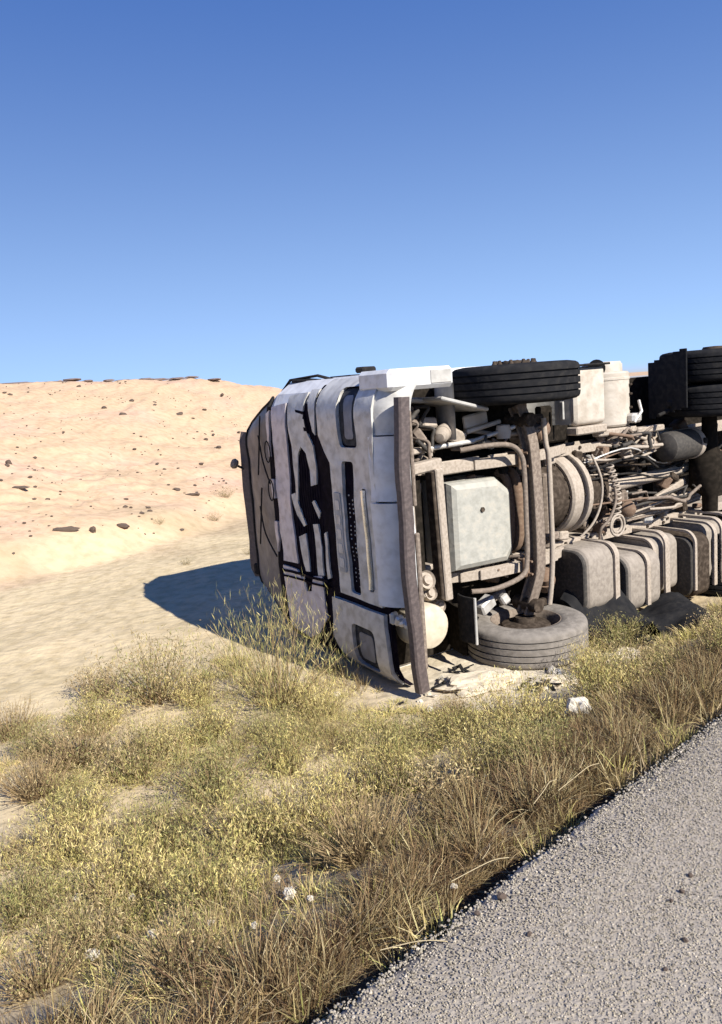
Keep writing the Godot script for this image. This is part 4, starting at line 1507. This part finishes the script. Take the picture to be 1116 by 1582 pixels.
func shrub_meshes(seed_: int, high: float, wide: float, stems: int, leaves: int, cols: Array, size: float, feathery := 0.0) -> Array:
	# two meshes, stems and leaves, of a bush of the given height and radius
	rng.seed = seed_
	var st := S()
	var lf := S()
	var per := int(leaves / float(stems))
	for k in stems:
		var a := rng.randf() * TAU
		var lean := pow(rng.randf(), 0.7) * 1.25
		var d := Vector3(cos(a) * sin(lean), cos(lean), sin(a) * sin(lean))
		var reach: float = lerpf(high, wide, clampf(lean / 1.25, 0, 1)) * rng.randf_range(0.7, 1.1)
		var p := Vector3(cos(a), 0, sin(a)) * rng.randf() * wide * 0.25
		var c := shade(Color(0.30, 0.22, 0.12), 0.35)
		var segs := 4
		var bend := Vector3(rng.randf_range(-0.2, 0.2), rng.randf_range(-0.02, 0.14), rng.randf_range(-0.2, 0.2))
		var pts := [p]
		for s in segs:
			p += d * reach / segs
			d = (d + bend).normalized()
			pts.append(p)
		for s in segs:
			var side: Vector3 = (pts[s + 1] - pts[s]).cross(Vector3(rng.randf() - 0.5, rng.randf() - 0.5, rng.randf() - 0.5)).normalized()
			var w := 0.0032 * (1.0 - s / 4.5)
			st.set_color(c)
			for v in [pts[s] - side * w, pts[s] + side * w, pts[s + 1] + side * w * 0.7, pts[s] - side * w, pts[s + 1] + side * w * 0.7, pts[s + 1] - side * w * 0.7]:
				st.add_vertex(v)
		var hue: Color = cols[rng.randi() % cols.size()]
		for m in per:
			var t := pow(rng.randf(), 0.6) * segs * 0.999
			var at: Vector3 = pts[int(t)].lerp(pts[int(t) + 1], t - int(t))
			var twig := Vector3(rng.randfn(), rng.randfn() + 0.4, rng.randfn()).normalized()
			at += twig * rng.randf() * wide * 0.20
			var u := Vector3(rng.randfn(), rng.randfn() + 0.5 + feathery * 2.0, rng.randfn()).normalized()
			var v := u.cross(Vector3(rng.randfn(), rng.randfn(), rng.randfn())).normalized()
			var l: float = size * rng.randf_range(0.6, 1.3) * (1.0 + feathery * 1.5)
			var w: float = size * rng.randf_range(0.25, 0.45) * (1.0 - feathery * 0.6)
			lf.set_color(shade(hue, 0.3))
			for q in [at - u * l, at + v * w, at + u * l, at - u * l, at + u * l, at - v * w]:
				lf.add_vertex(q)
	st.generate_normals()
	lf.generate_normals()
	return [st.commit(), lf.commit()]


func place_shrub(meshes: Array, x: float, z: float, scale_: float, label: String, category: String, group: String, squash := 1.0) -> void:
	var o := thing("roadside_shrub" if category == "weed" else "shrub", label, category, Vector3(x, ground(x, z) - 0.01, z), group)
	o.rotation.y = rng.randf() * TAU
	o.scale = Vector3(scale_, scale_ * squash, scale_)
	put("stem", meshes[0], M.plant, o).set_meta("kind", "stuff")
	put("foliage", meshes[1], M.plant, o).set_meta("kind", "stuff")


func tufts(called: String, meshes: Array, count: int, label: String, pick: Callable) -> void:
	for v in meshes.size():
		var list := []
		var tries := 0
		while list.size() < count / meshes.size() and tries < count * 12:
			tries += 1
			var t: Variant = pick.call()
			if t != null:
				list.append(t)
		var mm := MultiMesh.new()
		mm.transform_format = MultiMesh.TRANSFORM_3D
		mm.use_colors = true
		mm.mesh = meshes[v]
		mm.instance_count = list.size()
		for i in list.size():
			var e: Array = list[i]
			var b := Basis(Vector3.UP, rng.randf() * TAU).scaled(Vector3(e[2], e[2] * rng.randf_range(0.75, 1.2), e[2]))
			mm.set_instance_transform(i, Transform3D(b, Vector3(e[0], ground(e[0], e[1]) - 0.008, e[1])))
			var g := rng.randf_range(0.75, 1.2)
			mm.set_instance_color(i, Color(g, g * rng.randf_range(0.95, 1.03), g * rng.randf_range(0.88, 1.05)))
		var mi := MultiMeshInstance3D.new()
		mi.name = named(called, self)
		mi.multimesh = mm
		mi.material_override = M.plant
		add_child(mi, true)
		structure(mi, label, "grass", "stuff")


func tuft_mesh(seed_: int, blades: int, high: float, spread: float, cols: Array, flop: float, width := 0.0022) -> ArrayMesh:
	rng.seed = seed_
	var st := S()
	for k in blades:
		var a := rng.randf() * TAU
		var lean := pow(rng.randf(), 0.8) * flop
		var d := Vector3(cos(a) * sin(lean), cos(lean), sin(a) * sin(lean))
		var c: Color = cols[rng.randi() % cols.size()]
		blade(st, Vector3(cos(a), 0, sin(a)) * rng.randf() * spread, d, high * rng.randf_range(0.45, 1.15), width * rng.randf_range(0.6, 1.3), rng.randf_range(0.05, 0.5), shade(c, 0.25))
	st.generate_normals()
	return st.commit()


func under_truck(x: float, z: float) -> bool:
	var p := Basis(Vector3.UP, -0.58483) * (Vector3(x, 0, z) - Vector3(1.37136, 0, -6.74785))
	return p.x > -1.5 and p.x < 4.0 and p.z < 0.5 and p.z > -3.1


func build_roadside_plants() -> void:
	var gold := [Color(0.601, 0.499, 0.191), Color(0.531, 0.464, 0.180), Color(0.671, 0.567, 0.264), Color(0.416, 0.374, 0.136)]
	var olive := [Color(0.285, 0.276, 0.109), Color(0.217, 0.217, 0.082), Color(0.394, 0.347, 0.136), Color(0.336, 0.297, 0.144)]
	var dry := [Color(0.432, 0.336, 0.180), Color(0.336, 0.252, 0.144), Color(0.528, 0.432, 0.240), Color(0.288, 0.228, 0.120)]
	var kinds := [
		shrub_meshes(1, 0.30, 0.34, 150, 3600, gold, 0.0075, 0.45),
		shrub_meshes(2, 0.26, 0.36, 150, 3600, olive, 0.0075, 0.4),
		shrub_meshes(3, 0.24, 0.32, 110, 2200, dry, 0.011),
		shrub_meshes(4, 0.32, 0.32, 150, 3600, gold + olive, 0.0080, 0.35),
		shrub_meshes(5, 0.62, 0.50, 150, 3600, gold + olive, 0.010, 1.0),
		shrub_meshes(7, 0.28, 0.36, 320, 900, dry, 0.009, 0.3),
		shrub_meshes(8, 0.24, 0.34, 280, 1100, dry + olive, 0.010),
		shrub_meshes(6, 0.36, 0.42, 130, 3000, olive + dry, 0.010, 0.4),
	]
	rng.seed = 40
	var list := [
		[-0.74, -5.95, 4, 1.28, "tallest feathery yellow green shrub standing against the truck's shaded front"],
		[-1.72, -6.13, 7, 1.30, "wide brownish shrub standing alone at the edge of the open sand"],
		[-2.29, -6.36, 2, 0.90, "low dry weed left of the wide brownish shrub on the sand"],
		[-1.38, -6.0, 0, 0.84, "rounded bright yellow weed between the two largest shrubs"],
		[-1.15, -5.38, 3, 0.95, "yellow green weed below the gap between the two largest shrubs"],
		[-0.38, -5.58, 0, 0.90, "golden weed at the right foot of the tallest feathery shrub"],
		[-2.02, -5.09, 6, 1.06, "brown leafed weed near the left edge beside blank sand"],
		[-1.56, -4.86, 7, 0.90, "olive and brown weed in the middle of the left weedy patch"],
		[-1.00, -4.53, 1, 1.18, "dark olive weed in the centre of the weedy patch"],
		[-2.12, -4.68, 5, 0.90, "thin dry weed close to the left edge of the picture"],
		[-0.60, -4.80, 3, 0.84, "small yellow weed in front of the tallest feathery shrub"],
		[-0.10, -4.35, 0, 1.01, "golden weed halfway between the bumper's foot and the road"],
		[0.11, -4.88, 1, 0.95, "olive weed just below the steel bar's foot"],
		[-0.38, -3.91, 0, 1.06, "brightest yellow weed left of the brown roadside grass"],
		[-0.72, -3.85, 3, 1.12, "bushy yellow green weed in the middle foreground"],
		[-1.19, -4.00, 1, 0.95, "dull green weed left of the bushy middle one"],
		[-1.69, -3.94, 0, 1.01, "yellow weed filling the left edge halfway down the grass"],
		[-1.25, -3.56, 0, 1.01, "yellow leafy weed low in the left foreground"],
		[-1.71, -3.47, 1, 0.90, "green leafy weed cut by the picture's left edge in the foreground"],
		[-0.75, -3.15, 3, 0.90, "weed among pale stones in the left foreground"],
		[-1.25, -3.12, 7, 0.73, "wispy weed beside the largest left foreground stone"],
		[0.50, -4.96, 3, 0.84, "small green weed just under the pale crushed dust"],
		[0.60, -3.98, 0, 0.90, "yellow weed on the bank in front of the lower front tyre"],
		[0.90, -4.78, 0, 1.06, "golden weed beside the large whitish stone"],
		[0.79, -3.75, 1, 0.90, "olive weed at the upper edge of the brown bank"],
		[1.48, -4.94, 3, 1.01, "weed right of the large whitish stone"],
		[0.32, -3.60, 2, 0.90, "brown weed on the bank above the road's bend"],
		[-1.40, -2.87, 6, 0.78, "dry weed at the bottom left corner"],
		[-0.09, -3.21, 5, 0.95, "dry brown weed nearest to the road's edge stone"],
		[1.80, -5.14, 7, 0.84, "spreading weed on the bank below the fuel tanks"],
		[2.17, -6.66, 1, 0.90, "green weed growing right against the fuel tanks"],
		[1.72, -5.95, 0, 0.78, "pale yellow weed right of the lower front tyre"],
		[0.58, -5.45, 2, 0.56, "smallest dry weed in front of the pale dust"],
		[-0.71, -2.51, 6, 0.78, "dark dry weed at the bottom edge left of the road"],
		[-2.05, -5.65, 3, 0.9, "soft yellow weed between the lone brown shrub and the left edge"],
		[-1.45, -5.15, 0, 0.85, "pale golden weed just below the wide brownish shrub"],
		[-0.72, -5.25, 1, 0.85, "grey green weed directly below the tallest feathery shrub"],
		[-1.75, -4.35, 3, 0.9, "feathery yellow weed at the left above the leafy foreground"],
		[-2.35, -5.25, 1, 0.8, "greyish weed at the left edge beside bare sand"],
		[-0.25, -5.05, 4, 0.6, "small upright feathery weed left of the steel bar's foot"],
		[0.15, -4.2, 3, 0.85, "soft yellow weed on the bank below the steel bar"],
		[-2.67, -5.61, 5, 0.78, "faint dry weed at the left edge on the sand"],
		[2.6, -5.6, 2, 0.90, "brown weed on the bank at the right edge of the picture"],
		[2.35, -4.95, 3, 0.78, "yellowish weed close to the road at the right edge"],
	]
	for e in list:
		place_shrub(kinds[e[2]], e[0], e[1], e[3], e[4], "weed", "weeds between the truck and the road", rng.randf_range(1.0, 1.35))
	# brown dry grass hanging over the road's edge
	var brown := [Color(0.159, 0.104, 0.056), Color(0.223, 0.151, 0.080), Color(0.112, 0.071, 0.040), Color(0.319, 0.239, 0.128), Color(0.191, 0.131, 0.071)]
	var straw := [Color(0.473, 0.391, 0.227), Color(0.371, 0.288, 0.154), Color(0.535, 0.452, 0.288), Color(0.277, 0.206, 0.113)]
	var herb := [Color(0.503, 0.455, 0.176), Color(0.379, 0.357, 0.127), Color(0.616, 0.523, 0.227), Color(0.475, 0.372, 0.189)]
	var b := [tuft_mesh(61, 60, 0.20, 0.07, brown, 1.15), tuft_mesh(62, 60, 0.17, 0.08, brown, 1.3), tuft_mesh(63, 46, 0.24, 0.06, brown + straw, 1.0)]
	var s := [tuft_mesh(64, 36, 0.16, 0.06, straw, 1.1), tuft_mesh(65, 40, 0.13, 0.07, straw + herb, 1.25)]
	var h := [tuft_mesh(66, 80, 0.10, 0.10, herb, 1.25, 0.0024), tuft_mesh(67, 80, 0.085, 0.11, herb + straw, 1.3, 0.0026)]
	rng.seed = 90
	tufts("brown_roadside_grass", b, 2700, "brown dry grass matted along the bank above the road's edge", func() -> Variant:
		var t := rng.randf_range(-1.8, 6.5)
		var k: float = 0.17 + absf(rng.randfn(0.0, 0.34))
		var p := EDGE + ALONG * t + OUT * k
		if k > 1.1 or patchy.get_noise_2d(p.x * 2.0, p.y * 2.0) < -0.28 + k * 0.1:
			return null
		return [p.x, p.y, rng.randf_range(0.4, 0.9) * (0.6 if k < 0.26 else 1.0)])
	tufts("straw_grass", s, 1000, "pale straw coloured grass scattered among the weeds", func() -> Variant:
		var t := rng.randf_range(-5.0, 6.5)
		var k: float = rng.randf_range(0.05, 3.6)
		var p := EDGE + ALONG * t + OUT * k
		if under_truck(p.x, p.y) or lumps.get_noise_2d(p.x + 9.0, p.y) < 0.0 + k * 0.08 or Vector2(p.x - 0.9, p.y + 6.1).length() < 0.7:
			return null
		return [p.x, p.y, rng.randf_range(0.5, 1.1)])
	tufts("low_herbs", h, 1700, "low yellow green herbs covering the soil between the weeds", func() -> Variant:
		var t := rng.randf_range(-5.0, 6.5)
		var k: float = rng.randf_range(0.5, 4.6)
		var p := EDGE + ALONG * t + OUT * k
		if under_truck(p.x, p.y) or lumps.get_noise_2d(p.x, p.y + 5.0) < 0.0 + maxf(k - 2.6, 0.0) * 0.16 or Vector2(p.x - 0.9, p.y + 6.1).length() < 0.75:
			return null
		return [p.x, p.y, rng.randf_range(0.5, 1.1)])
	# a few long dry stalks fallen over the edge
	var stalks := [[0.72, -3.02, 0.75, 0.30, "longest pale stalk fallen along the road's edge"], [0.60, -2.93, 0.95, 0.22, "pale stalk lying beside the longest one at the road's edge"], [0.22, -2.47, 0.5, 0.24, "bent straw at the road's edge above the dark stone"], [-0.03, -2.16, 0.1, 0.20, "single pale straw bent over the road's edge at the bottom"]]
	for e in stalks:
		var st := S()
		var d := Vector3(cos(e[2]), 0.0, -sin(e[2]))
		tube(st, smooth_path([Vector3.ZERO, d * e[3] * 0.45 + Vector3(0.004, 0.012, 0), d * e[3] * 0.8 + Vector3(-0.006, 0.014, 0.006), d * e[3] + Vector3(0.004, 0.006, 0.01)], 3), 0.0017, 5)
		tube(st, smooth_path([d * e[3] * 0.55 + Vector3(0, 0.033, 0), d * e[3] * 0.8 + Vector3(-0.02, 0.05, -0.01), d * e[3] * 0.95 + Vector3(-0.05, 0.05, -0.02)], 3), 0.0012, 5)
		var o := build("dry_stalk", st, M.straw)
		o.position = Vector3(e[0], maxf(ground(e[0], e[1]) + 0.05, 0.0), e[1])
		tag(o, e[4], "stalk")


# ---------------------------------------------------------------- stones and wreckage

func build_debris() -> void:
	var stones := [[1.20, -4.50, 0.125, "largest whitish stone in the weeds below the lower front tyre"], [-0.38, -2.88, 0.047, "brightest white stone in the brown grass near the road"], [-1.23, -3.01, 0.047, "largest white stone in the left foreground weeds"], [-0.98, -3.02, 0.036, "white stone right of the largest left foreground stone"], [-0.69, -2.85, 0.028, "small white stone in the middle of the foreground row"], [-0.29, -2.79, 0.023, "tiny white stone just right of the brightest white one"], [-0.47, -3.19, 0.031, "pale stone above the brightest white stone"], [-1.22, -3.52, 0.036, "pale stone half hidden in yellow left foreground weeds"], [-1.18, -3.16, 0.033, "pale stone just above the largest left foreground stone"], [-0.67, -2.56, 0.021, "tiny stone low in the brown foreground grass"], [-0.49, -2.66, 0.022, "tiny stone below the brightest white stone"], [0.24, -2.60, 0.021, "tiny pale stone caught in grass by the road's edge"], [0.40, -5.50, 0.060, "buff stone in front of the steel bar's foot"], [-0.29, -6.01, 0.058, "buff stone under the truck's shaded front corner"], [-1.49, -3.54, 0.031, "pale stone at the left in the leafy weeds"]]
	for i in stones.size():
		var e: Array = stones[i]
		var o := put("pale_stone", pebble_mesh(70 + i, 2, 0.3), M.pale_stone)
		o.scale = Vector3(1.0, 0.75, 0.85) * e[2] * 0.6
		o.rotation.y = i * 1.7
		o.position = Vector3(e[0], ground(e[0], e[1]) + e[2] * 0.3 + (0.03 if e[2] < 0.05 else (0.07 if e[2] > 0.08 else 0.0)), e[1])
		tag(o, e[3], "stone")
	# slabs of dust and broken crust pushed up in front of the wheel
	for e in [[0.82, -6.02, 0.34, 0.07, 0.20, 0.3, "wide pale crust of crushed earth in front of the lower front tyre"], [1.42, -5.92, 0.20, 0.06, 0.12, 0.1, "pale broken clod right of the wide crust under the tyre"], [2.02, -6.18, 0.17, 0.10, 0.14, 0.6, "rounded pale clod at the right side of the lower front tyre"]]:
		var o := put("earth_clod", pebble_mesh(int(e[0] * 100), 3, 0.28), M.dust_cream)
		o.scale = Vector3(e[2], e[3], e[4])
		o.rotation.y = e[5]
		o.position = Vector3(e[0], ground(e[0], e[1]) + e[3] * 0.1, e[1])
		tag(o, e[6], "clod")
	var bits := [[0.56, -5.98, 0.09, "torn black plastic piece beside the steel bar's foot"], [1.17, -5.86, 0.06, "black plastic shard on the pale dust below the tyre"], [1.32, -5.80, 0.10, "long black splinter lying right of the black shard"], [0.74, -6.35, 0.10, "flat slotted black grille piece under the round reservoir"]]
	for i in bits.size():
		var e: Array = bits[i]
		var st := S()
		for k in 5:
			var t := Basis.from_euler(Vector3(sin(k * 2.1 + i) * 0.5, k * 0.9 + i, cos(k * 1.3) * 0.4))
			box(st, Vector3((k - 2) * e[2] * 0.35, 0.02 + 0.012 * (k % 3), sin(k * 1.9 + i) * e[2] * 0.35), Vector3(e[2] * 0.9, 0.012, e[2] * 0.28), 0.003, t)
		var o := build("plastic_fragment", st, M.black_plastic)
		o.position = Vector3(e[0], ground(e[0], e[1]) + 0.005, e[1])
		tag(o, e[3], "fragment")
	for i in 16:
		var a := i * 2.399
		var q := Vector2(0.35 + fmod(i * 0.37, 2.0), -5.75 - fmod(i * 0.61, 0.55) - 0.25 * fmod(i * 0.37, 2.0))
		var o := put("earth_clod", pebble_mesh(300 + i % 5, 1, 0.35), M.dust_cream if i % 3 else M.pale_stone)
		var r := 0.02 + 0.03 * fmod(i * 0.29, 1.0)
		o.scale = Vector3(r * 1.2, r * 0.7, r)
		o.rotation.y = a
		o.position = Vector3(q.x, ground(q.x, q.y) + r * 0.25, q.y)
		tag(o, "small pale earth clod on the churned dust along the truck's lower side", "clod", "small clods in the churned dust")
	for i in 9:
		var q := Vector2(0.2 + fmod(i * 0.53, 2.4), -5.7 - fmod(i * 0.41, 0.4) - 0.3 * fmod(i * 0.53, 2.4))
		var st := S()
		box(st, Vector3(0, 0.012, 0), Vector3(0.05 + 0.05 * fmod(i * 0.7, 1.0), 0.006, 0.03), 0.002, Basis.from_euler(Vector3(0.3 * sin(i), i * 1.1, 0.25)))
		var o := build("broken_piece", st, M.grey_paint if i % 2 else M.black_plastic)
		o.position = Vector3(q.x, ground(q.x, q.y), q.y)
		tag(o, "small broken %s piece lying in the dust along the truck's lower side" % ("grey paintwork" if i % 2 else "black plastic"), "fragment", "broken %s pieces in the dust" % ("grey" if i % 2 else "black"))
	# torn rubber flaps lying below the rear tanks
	for e in [[2.75, -7.0, 0.55, 0.42, 0.5, "black torn rubber sheet draped on the ground below the rear tanks"], [2.25, -6.95, 0.36, 0.36, 0.7, "dark crumpled flap leaning against the middle fuel tank"]]:
		var st := S()
		st.set_smooth_group(1)
		var n := 22
		var grid := []
		for i in n + 1:
			var row := []
			for j in n + 1:
				var u := (float(i) / n - 0.5) * 2.0
				var v := (float(j) / n - 0.5) * 2.0
				var y: float = 0.10 + 0.10 * e[4] * (1.0 - u * u) + 0.06 * sin(u * 4.0 + v * 2.0) + dent.get_noise_2d(u * 0.35, v * 0.35) * 0.07 + (0.28 if e[2] < 0.5 else 0.05) * smoothstep(0.2, -1.0, v)
				row.append(Vector3(u * e[2], y, v * e[3]))
			grid.append(row)
		for i in n:
			for j in n:
				quad(st, grid[i][j], grid[i + 1][j], grid[i + 1][j + 1], grid[i][j + 1], grid[i][j] - Vector3(0, 1, 0))
				var dn := Vector3(0, -0.012, 0)
				quad(st, grid[i][j] + dn, grid[i + 1][j] + dn, grid[i + 1][j + 1] + dn, grid[i][j + 1] + dn, grid[i][j] + Vector3(0, 1, 0))
		var o := build("rubber_sheet", st, M.tyre_black)
		o.position = Vector3(e[0], ground(e[0], e[1]) - 0.04, e[1])
		o.rotation.y = 0.5
		tag(o, e[5], "rubber sheet")
